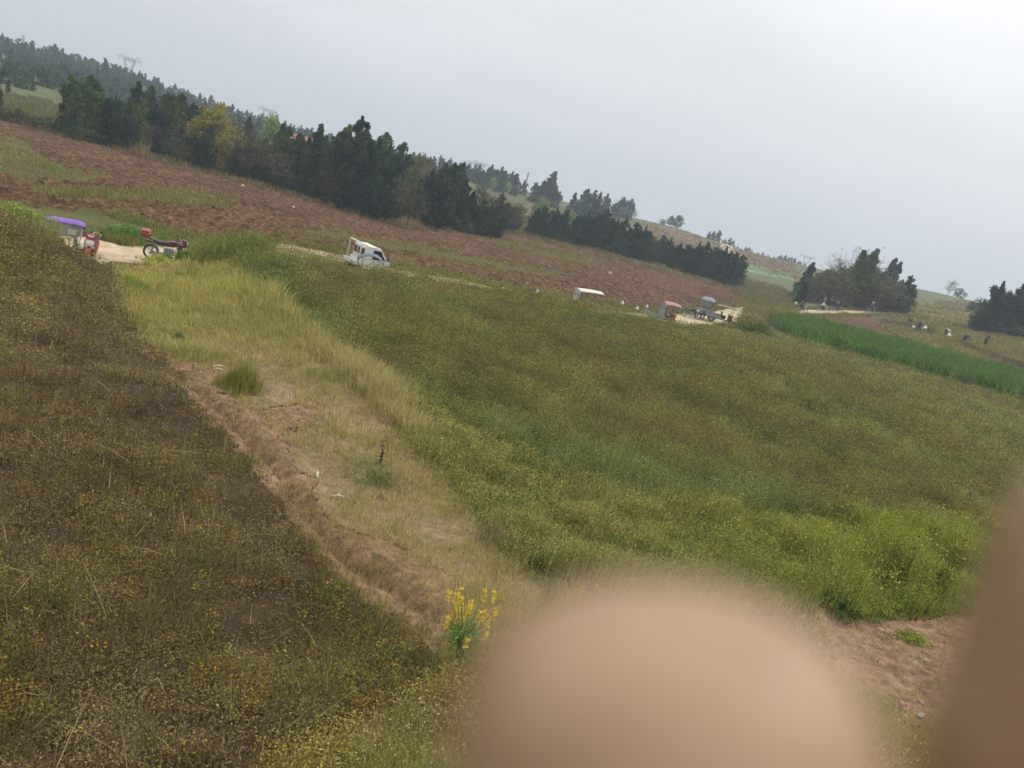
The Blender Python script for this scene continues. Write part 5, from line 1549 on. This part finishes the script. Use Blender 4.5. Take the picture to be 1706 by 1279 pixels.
for i, (px, py, h, lab) in enumerate([(1562, 1000, 1.05, 'tall dark dry stalk nearest the finger at the right border'), (1546, 1004, .8, 'dark dry stalk just left of the tallest one by the right border'), (1470, 985, .8, 'dark dry stalk leaning over the middle of the lime weeds'), (1492, 980, .9, 'dark dry stalk rising above the lime weeds, right of the leaning one'),
                                      (636, 756, .42, 'dark thin stalk alone in the straw grass'), (890, 740, .45, 'thin brown stalk at the lower edge of the wide field')]):
    def fn(cov, d, h=h):
        grass(cov, zz(1), zz(1), zz(1), np.full(1, d), 4, h, .012, .02, .06, pick([lin(62, 56, 40)], 1), hv=.1, droop=.1)
        n = 60; u = rng.random(n)
        leaves(cov, rng.normal(0, .03, n), rng.normal(0, .03, n), u * h, np.full(n, d), 2, .05, 0, .05, .018, pick([lin(74, 72, 46), lin(62, 58, 42), lin(90, 90, 56)], n))
    clump(lab, px, py, dd(px, py, -4.4), fn, 'dry_stalk', 'weed')
clump('yellow green bushy weed at the front of the white truck', 649, 450, 35, tuss(1.05, .26, 60, [lin(126, 136, 58), lin(108, 124, 52), lin(140, 142, 66)], .22, .02, 30, None, .035), 'shrub', 'shrub')
clump('lush green bush on the road bank between scooter and motorcycle', 212, 392, 37.5, tuss(.75, .65, 90, [lin(86, 126, 54), lin(100, 140, 60), lin(76, 110, 50)], .3, .02, 34, None, .045), 'shrub', 'shrub')
clump('yellow flowering weed growing over the front of the motorcycle', 268, 446, 31.2, tuss(.42, .34, 50, [lin(150, 156, 60), lin(128, 144, 56), lin(170, 166, 70)], .3, .015, 20, None, .025), 'shrub', 'shrub')
clump('green weed on the verge just right of the motorcycle', 308, 440, 31.5, tuss(.5, .34, 50, [lin(104, 132, 58), lin(90, 118, 52)], .3, .015, 20, None, .03), 'shrub', 'shrub')
clump('dark green bush on the crest where the grassy way ends', 352, 428, 30, tuss(.45, .35, 50, [lin(82, 104, 50), lin(96, 112, 56)], .3, .015, 24, None, .03), 'shrub', 'shrub')
clump('bright green weed on the left field edge near the purple canopy', 24, 352, 24.5, tuss(.5, .4, 60, [lin(120, 144, 60), lin(104, 132, 56), lin(140, 152, 70)], .3, .012, 16, None, .025), 'shrub', 'shrub')
clump('dark green tall weed on the crest left of the white truck', 432, 416, 31, tuss(.8, .2, 40, [lin(92, 104, 54), lin(110, 112, 64)], .2, .012, 10, None, .025), 'shrub', 'shrub')
clump('dark bramble at the left end of the green crop strip', 1262, 552, 60, tuss(1.0, .9, 80, [lin(84, 100, 56), lin(100, 104, 62), lin(72, 86, 50)], .4, .03, 24, None, .06), 'shrub', 'shrub')
clump('pale brown bush by the sandy bend of the road', 1256, 530, 74, tuss(1.2, .8, 80, [lin(132, 128, 84), lin(112, 116, 72), lin(144, 132, 96)], .4, .03, 20, None, .06), 'shrub', 'shrub')
for px, py, d, lab in [(690, 372, 83, 'tall dry reeds at the foot of the conifers left of the field corner'), (672, 368, 82, 'dry straw reeds under the largest conifers'), (236, 258, 86, 'dry reeds at the foot of the row, upper part of the field')]:
    clump(lab, px, py, d, tuss(1.5, .7, 40, [lin(150, 132, 98), lin(128, 116, 84), lin(112, 104, 76)], .25, .05), 'reeds', 'reeds')


def mustard():
    px, py = 764, 1098
    x, y, z = spot(px, py, dd(px, py, -4.33))
    t = thing('flowering_mustard', 'green plant with bright yellow flower spikes at the tip of the bare path', 'plant', (x, y, z))
    st, lf = MB(), Cover()
    tips = []
    for i in range(19):
        th = rng.uniform(0, 6.28); L = rng.uniform(.05, .26); h = rng.uniform(.40, .74)
        e = (L * math.cos(th), L * math.sin(th), h)
        st.tube([(0, 0, -.03), (e[0] * .3, e[1] * .3, h * .5), (e[0] * .8, e[1] * .8, h * .85), e], [.007, .005, .003, .002], 5); tips.append(e)
    st.build('stem', paint('green_stem', tuple(lin(98, 124, 62)), .7, 0, .2, tuple(lin(120, 130, 70))), t)
    n = 210; u = rng.random(n) ** .8
    a = rng.uniform(0, 6.28, n); r = .015 + .095 * rng.random(n)
    bx, by = r * np.cos(a), r * np.sin(a)
    # drooping lance leaves
    K = n; H = .06 + .30 * u; ln = rng.uniform(.04, .10, K); W = rng.uniform(.013, .030, K); up = rng.uniform(-.02, .06, K)
    co = np.empty((K, 5, 3)); dx, dy = np.cos(a), np.sin(a)
    co[:, 0] = np.stack([bx, by, H], 1)
    m = np.stack([bx + dx * ln * .5, by + dy * ln * .5, H + .02 + up * .5], 1); s = np.stack([-dy * W * .5, dx * W * .5, np.zeros(K)], 1)
    co[:, 1] = m + s; co[:, 3] = m - s; co[:, 2] = np.stack([bx + dx * ln, by + dy * ln, H + up], 1); co[:, 4] = m + np.array([0, 0, .004])
    lf.add(co, [(0, 4, 1), (1, 4, 2), (2, 4, 3), (3, 4, 0)], pick([lin(92, 128, 60), lin(108, 142, 72), lin(80, 112, 54)], K) * 1.3)
    o = lf.build('leaves', M['veg']); o.parent = t
    for k, e in enumerate(tips):
        fl = Cover(); n = rng.integers(16, 34)
        leaves(fl, np.full(n, e[0]), np.full(n, e[1]), e[2] - .12 + .14 * rng.random(n), np.full(n, 6.), 3, .024, -.01, .01, .011, pick([(.78, .62, .02), (.70, .52, .015), (.82, .70, .06)], n), cv=.1)
        o = fl.build('flower_spike', M['veg']); o.parent = t


mustard()


# ------------------------------------------------------------------ pylons, masts, wires, house
def lattice(m, a, b, wa, wb, n, r):
    """four-legged tapering lattice from a to b"""
    a, b = Vector(a), Vector(b); ax = (b - a)
    def ring(u):
        c = a + ax * u; w = wa + (wb - wa) * u
        return [c + Vector((sx * w, sy * w, 0)) for sx, sy in ((-1, -1), (1, -1), (1, 1), (-1, 1))]
    R_ = [ring(i / n) for i in range(n + 1)]
    for k in range(4): m.tube([tuple(R_[0][k]), tuple(R_[n][k])], r, 4)
    for i in range(n):
        for k in range(4):
            k2 = (k + 1) % 4
            m.tube([tuple(R_[i][k]), tuple(R_[i + 1][k2])], r * .6, 3); m.tube([tuple(R_[i][k2]), tuple(R_[i + 1][k])], r * .6, 3)
            m.tube([tuple(R_[i + 1][k]), tuple(R_[i + 1][k2])], r * .6, 3)


STEEL = paint('pylon_steel', (.30, .31, .32), .6, .3, .3)


def pylon(px, py_top, d, H, label, rz=0.0, kind='wide', thick=.25):
    a, t_ = ray(px, py_top)
    x, y = float(d * np.sin(a)), float(d * np.cos(a)); top = CAMZ + float(t_) * d
    zb = top - H
    o = thing('pylon' if kind != 'mast' else 'mast', label, 'pylon' if kind != 'mast' else 'mast', (x, y, zb), rz)
    if kind == 'mast':
        m = MB(); lattice(m, (0, 0, 0), (0, 0, H * .86), H * .035, H * .012, 12, thick); m.build('tower', STEEL, o)
        m = MB()
        for zz_ in (.88, .95): 
            for k in range(3):
                an = k * 2.09; m.box((math.cos(an) * H * .03, math.sin(an) * H * .03, H * zz_), (.4, .5, H * .055), (0, 0, an))
        m.tube([(0, 0, H * .86), (0, 0, H)], thick, 6); m.build('antenna', P['lgrey'], o)
        return o
    w = H * .10
    m = MB(); lattice(m, (0, 0, 0), (0, 0, H * .60), w * .9, w * .28, 7, thick)
    for s in (-1, 1): lattice(m, (0, s * w * .15, H * .60), (0, s * w * 1.35, H * .93), w * .16, w * .12, 4, thick * .8)
    m.build('tower', STEEL, o)
    arm = MB()
    for zz_ in (.90, .95): arm.tube([(0, -w * 2.9, H * (zz_ if zz_ > .92 else .925)), (0, -w * 1.3, H * zz_), (0, w * 1.3, H * zz_), (0, w * 2.9, H * (zz_ if zz_ > .92 else .925))], thick, 4)
    for i in range(12):
        y0 = -w * 1.3 + i * w * 2.6 / 12; arm.tube([(0, y0, H * .90), (0, y0 + w * 2.6 / 24, H * .95), (0, y0 + w * 2.6 / 12, H * .90)], thick * .6, 3)
    for s in (-1, 1): arm.tube([(0, s * w * 1.35, H * .95), (0, s * w * 2.1, H * 1.0)], thick, 4)
    arm.build('crossarm', STEEL, o)
    ins = MB()
    for yy in (-2.7, 0, 2.7): ins.tube([(0, yy * w, H * .92), (0, yy * w, H * .85)], thick * .9, 5)
    ins.build('insulator', P['lgrey'], o)
    return o


pylon(39, 57, 640, 26, 'slender pale mast on the wooded crest at the upper left', kind='mast', thick=.24)
pA = pylon(217, 92, 700, 40, 'largest lattice pylon with forked arms, behind the hazy ridge', R(75))
pB = pylon(203, 108, 820, 38, 'fainter small pylon just left of the largest one', R(75))
pC = pylon(447, 178, 760, 38, 'pale pylon standing over the conifers right of the yellow green tree', R(70))
pD = pylon(616, 208, 760, 38, 'narrow pylon above the ridge right of the largest conifer', R(20))
pE = pylon(642, 229, 880, 36, 'tiny faint pylon on the ridge right of the narrow one', R(20))
pF = pylon(792, 268, 820, 34, 'left one of a pair of pale pylons over the middle ridge', R(80))
pG = pylon(803, 269, 825, 34, 'right one of a pair of pale pylons over the middle ridge', R(80))
pylon(881, 286, 420, 14, 'dark slim mast with antennas rising from the hill trees', kind='mast', thick=.2)
pylon(1037, 333, 900, 34, 'very faint pylon above the two rounded trees on the bare ridge', R(80), thick=.24)
pylon(1347, 425, 900, 30, 'very faint pylon above the left end of the bushy grove', R(80), thick=.24)


def wire(a, b, za, zb, sag, label, r=.05):
    bpy.context.view_layer.update()
    A = Vector(a.location) + Vector((0, 0, za)); B = Vector(b.location) + Vector((0, 0, zb))
    pts = [tuple(A.lerp(B, k / 16) - Vector((0, 0, sag * 4 * (k / 16) * (1 - k / 16)))) for k in range(17)]
    o = MB().tube([tuple(Vector(p) - A) for p in pts], r, 4).build('power_line', P['grey']); o.location = A
    tag(o, label, 'power line')


wire(pA, pC, 36, 34, 9, 'thin power line sagging between the largest pylon and the next one to its right')
wire(pC, pD, 34, 33, 8, 'thin power line between the pale pylon and the narrow one over the conifers')
wire(pD, pF, 33, 30, 8, 'thin power line descending from the narrow pylon to the pale pair')

def house():
    x, y, z = spot(492, 250, 150)
    z = CAMZ + float(ray(492, 247)[1]) * 150 - 3.0
    t = thing('house', 'small house with a reddish roof glimpsed between the conifers', 'house', (x, y, z), .3)
    w = MB().box((0, 0, 1.2), (7, 5, 5.6)); wl = w.build('wall', P['wall'], t)
    MB().loft([[(-3.8, -2.9, 3.9), (3.8, -2.9, 3.9), (3.8, 2.9, 3.9), (-3.8, 2.9, 3.9)], [(-3.6, -.06, 5.6), (3.6, -.06, 5.6), (3.6, .06, 5.6), (-3.6, .06, 5.6)]]).build('roof', P['brick'], t)
    for xx in (-2, 1.8): MB().box((xx, -2.505, 2.2), (1.1, .03, 1.2)).build('window', P['glass'], t)
    MB().box((0, -2.505, 1.0), (1.0, .03, 2.1)).build('door', P['maroon'], t)


house()


# ------------------------------------------------------------------ the photographer's hand, right in front of the lens
def skin_mat():
    m, nt, out = nodes('hand_skin')
    tc = N(nt, 'ShaderNodeTexCoord')
    n1 = N(nt, 'ShaderNodeTexNoise', i_Scale=160.0, i_Detail=3.0)
    nt.links.new(tc.outputs['Object'], n1.inputs['Vector'])
    r = ramp(nt, [(.35, (.29, .18, .105)), (.65, (.36, .24, .148))]); nt.links.new(n1.outputs['Fac'], r.inputs['Fac'])
    b = N(nt, 'ShaderNodeBsdfPrincipled', i_Roughness=.55); b.inputs['Subsurface Weight'].default_value = .4
    b.inputs['Subsurface Radius'].default_value = (.012, .005, .003); b.inputs['Subsurface Scale'].default_value = 1.0
    nt.links.new(r.outputs['Color'], b.inputs['Base Color'])
    n2 = N(nt, 'ShaderNodeTexNoise', i_Scale=900.0); nt.links.new(tc.outputs['Object'], n2.inputs['Vector'])
    bp = N(nt, 'ShaderNodeBump', i_Strength=.2, i_Distance=.0004); nt.links.new(n2.outputs['Fac'], bp.inputs['Height']); nt.links.new(bp.outputs[0], b.inputs['Normal'])
    nt.links.new(b.outputs[0], out.inputs['Surface'])
    return m


# skeleton in millimetres: x to the right of the view, y up, z towards the photographer; pads of the fingers face the lens
HJ = [(34,-168,-2), (36,-205,12), (44,-300,70), (60,-430,170),                       # 0 wrist root .. forearm
      (8,-112,-22), (30,-116,-25), (52,-112,-23), (70,-102,-16),                      # 4-7 knuckles
      (6.5,-66,-40), (6.6,-46,-38), (6.8,-31,-35.6), (6.9,-20.0,-34.6), (6.9,-13.2,-34.2),                # 8-11 index
      (34,-70,-51), (37.6,-47,-50), (39.8,-30.7,-48.4), (42.4,-20.2,-47.3), (44.1,-13.4,-46.6),                     # 12-15 middle
      (68,-70,-48), (73,-48,-44), (74,-40,-41), (74.5,-34,-39),                        # 16-19 ring
      (88,-74,-34), (94,-56,-31), (96,-48,-29), (97,-43,-27),                         # 20-23 little
      (6,-150,4), (-8,-136,12), (-18,-122,18), (-24,-100,26), (-24,-84,28), (-23,-76,28),
      (34,-140,-12)]                                                                    # 29 middle of the palm
CH = [[0,1,2,3],[0,32,4,8,9,10,11,12],[32,5,13,14,15,16,17],[32,6,18,19,20,21],[32,7,22,23,24,25],[0,26,27,28,29,30,31]]
HB = [(a, b) for c in CH for a, b in zip(c[:-1], c[1:])]
HR = [(26,17),(27,19),(34,30),(40,38),(12,12),(12.5,12),(12,11.5),(11,10.5),
      (7.0,6.8),(6.5,6.4),(6.4,6.3),(6.4,6.3),(6.3,6.2), (7.2,7.0),(6.9,6.8),(6.8,6.7),(6.8,6.7),(6.6,6.5),
      (7.2,7),(7,6.8),(6.8,6.6),(5,4.8),(6.6,6.4),(6.2,6),(6,5.8),(4.4,4.2),(15,13),(12,11.5),(10,9),(8.4,8),(8,7.6),(5.5,5.2),(30,15)]
HR = [tuple(1.72 * np.array(q)) for q in HR]
assert len(HJ) == len(HR)
hand = skinned('person', HJ, HB, HR, 0, [skin_mat()], None, sub=4, scale=.1)
# round off the two fingertips: full pads with blunt ends
for tip, r_, L_, x_, ax in (((6.9, -18.4, -34.2), 9.6, 8.2, (-6, 19.5), (0, .995, .1)), ((43.2, -17.2, -47.0), 12.2, 12.5, (20, 60), (.24, .965, .1))):
    T = Vector(tip); ax = Vector(ax).normalized()
    for v in hand.data.vertices:
        if not (x_[0] < v.co.x < x_[1]) or v.co.z > -18: continue
        q = v.co - T; s_ = q.dot(ax); rd = q - ax * s_
        if s_ < -22 or rd.length < 1e-6: continue
        if s_ > 0:
            an = math.atan2(s_ / L_, rd.length / r_ * 1.0)
            ca, sa = math.cos(an), math.sin(an); k = (abs(ca) ** 3 + abs(sa) ** 3) ** (-1 / 3)
            v.co = T + ax * (L_ * sa * k) + rd.normalized() * (r_ * ca * k)
        else:
            k = max(0.0, min(1.0, (s_ + 22) / 14)); k = k * k * (3 - 2 * k)
            v.co = T + ax * s_ + rd.normalized() * (rd.length * (1 - k) + r_ * k)
hand.data.transform(Matrix.Scale(.001, 4))
CAMM = Matrix(((CX[0], CY[0], -_F[0], 0), (CX[1], CY[1], -_F[1], 0), (CX[2], CY[2], -_F[2], CAMZ), (0, 0, 0, 1)))
hand.data.transform(CAMM)
o_ = Vector(CAMM @ Vector((.034, -.168, -.002)))
hand.data.transform(Matrix.Translation(-o_)); hand.location = o_
tag(hand, 'blurred hand of the photographer, two fingertips covering the lower right', 'person')
sl = MB().tube([tuple(CAMM @ (Vector(p) * .001) - o_) for p in ((40,-262,44), (43,-296,66), (52,-366,120), (62,-440,178), (74,-520,240))], [.040, .043, .048, .052, .056], 16)
sl.build('sleeve', cloth('dark_sleeve', (.05, .06, .08)), hand)
fn_ = MB()
for c, t in (((6.9,-29,-38.4), (0,.98,.14)), ((41,-36,-54), (0,.98,.14))):
    p = Vector(c) + Vector((0, 1.5, -5.6)); q = CAMM @ (p * .001) - o_
    n0 = len(fn_.v); fn_.ball((0, 0, 0), .0052, .0065, .0012, 12, 6)
    mm = Matrix.Translation(q) @ CAMM.to_3x3().to_4x4()
    for i in range(n0, len(fn_.v)): fn_.v[i] = tuple(mm @ Vector(fn_.v[i]))
fn_.build('nails', paint('finger_nail', (.55, .38, .32), .35, 0, .1), hand)

# ------------------------------------------------------------------ haze
DENS = .0010
bpy.context.view_layer.update()
m, nt, out = nodes('haze_air')
v = N(nt, 'ShaderNodeVolumePrincipled'); v.inputs['Color'].default_value = (.80, .89, 1.0, 1); v.inputs['Density'].default_value = DENS; v.inputs['Anisotropy'].default_value = .2
nt.links.new(v.outputs[0], out.inputs['Volume'])
m.volume_intersection_method if hasattr(m, 'volume_intersection_method') else None
zlo = float(GZ.min()) - 1.2; zhi = 70.0
hz = MB().box((0, 0, (zlo + zhi) / 2), (2100, 2100, zhi - zlo)).build('haze', m)
tag(hz, kind='stuff')

# ------------------------------------------------------------------ sky and sun: thin bright overcast
SUN_EL, SUN_AZ = R(48), R(42)            # sun behind cloud, ahead and to the right
w = bpy.data.worlds.new('World'); sc.world = w; w.use_nodes = True
nt = w.node_tree; nt.nodes.clear()
out = nt.nodes.new('ShaderNodeOutputWorld'); bg = N(nt, 'ShaderNodeBackground'); bg.inputs['Strength'].default_value = .1
sky = N(nt, 'ShaderNodeTexSky', sky_type='NISHITA'); sky.sun_disc = False; sky.sun_elevation = SUN_EL; sky.sun_rotation = SUN_AZ
sky.air_density = 1.0; sky.dust_density = 3.0
tc = N(nt, 'ShaderNodeTexCoord')
sep = N(nt, 'ShaderNodeSeparateXYZ'); nt.links.new(tc.outputs['Generated'], sep.inputs[0])
cl = ramp(nt, [(0, (8.2, 8.3, 8.65)), (.10, (8.3, 8.4, 8.7)), (.26, (9.3, 9.4, 9.55)), (.5, (11.5, 11.55, 11.6)), (1, (16.5, 16.4, 16.2))])
nt.links.new(sep.outputs['Z'], cl.inputs['Fac'])
mp = N(nt, 'ShaderNodeMapping'); mp.inputs['Scale'].default_value = (1.2, 1.2, 5.5); nt.links.new(tc.outputs['Generated'], mp.inputs[0])
n1 = N(nt, 'ShaderNodeTexNoise', i_Scale=1.6, i_Detail=5.0, i_Roughness=.55); nt.links.new(mp.outputs[0], n1.inputs['Vector'])
mr = N(nt, 'ShaderNodeMapRange'); mr.inputs[1].default_value = .3; mr.inputs[2].default_value = .7; mr.inputs[3].default_value = .93; mr.inputs[4].default_value = 1.07
nt.links.new(n1.outputs['Fac'], mr.inputs[0])
# brighter where the sun stands behind the cloud
sd = (math.sin(SUN_AZ) * math.cos(SUN_EL), math.cos(SUN_AZ) * math.cos(SUN_EL), math.sin(SUN_EL))
dt = N(nt, 'ShaderNodeVectorMath', operation='DOT_PRODUCT'); dt.inputs[1].default_value = sd; nt.links.new(tc.outputs['Generated'], dt.inputs[0])
mg = N(nt, 'ShaderNodeMapRange'); mg.inputs[1].default_value = .72; mg.inputs[2].default_value = 1.0; mg.inputs[3].default_value = 1.0; mg.inputs[4].default_value = 1.35
nt.links.new(dt.outputs['Value'], mg.inputs[0])
mu = N(nt, 'ShaderNodeMath', operation='MULTIPLY'); nt.links.new(mr.outputs[0], mu.inputs[0]); nt.links.new(mg.outputs[0], mu.inputs[1])
sc1 = N(nt, 'ShaderNodeVectorMath', operation='SCALE'); nt.links.new(cl.outputs['Color'], sc1.inputs[0]); nt.links.new(mu.outputs[0], sc1.inputs['Scale'])
mx = N(nt, 'ShaderNodeMix', data_type='RGBA'); mx.inputs[0].default_value = .93
nt.links.new(sky.outputs[0], mx.inputs[6]); nt.links.new(sc1.outputs[0], mx.inputs[7])
nt.links.new(mx.outputs[2], bg.inputs['Color']); nt.links.new(bg.outputs[0], out.inputs['Surface'])
sl_ = bpy.data.lights.new('sun', 'SUN'); sl_.energy = 1.2; sl_.angle = R(14); sl_.color = (1, .95, .87)
so = bpy.data.objects.new('sun', sl_); C.objects.link(so); so.location = (0, 0, 60)
so.rotation_euler = (-Vector(sd)).to_track_quat('-Z', 'Y').to_euler()

# ------------------------------------------------------------------ camera
cd = bpy.data.cameras.new('camera'); cam = bpy.data.objects.new('camera', cd); C.objects.link(cam)
cam.matrix_world = CAMM
cd.sensor_width = 36; cd.lens = 36 * FPX / 1706; cd.clip_start = .004; cd.clip_end = 3000
cd.dof.use_dof = True; cd.dof.focus_distance = 30.0; cd.dof.aperture_fstop = cd.lens / 3.4
sc.camera = cam

sc.view_settings.view_transform = 'Standard'; sc.view_settings.look = 'None'; sc.view_settings.gamma = 1; sc.view_settings.exposure = 0
cy = sc.cycles
cy.use_denoising = True
cy.max_bounces = 6; cy.diffuse_bounces = 3; cy.glossy_bounces = 2; cy.transmission_bounces = 2; cy.transparent_max_bounces = 6; cy.volume_bounces = 0
cy.use_adaptive_sampling = True; cy.adaptive_threshold = .015
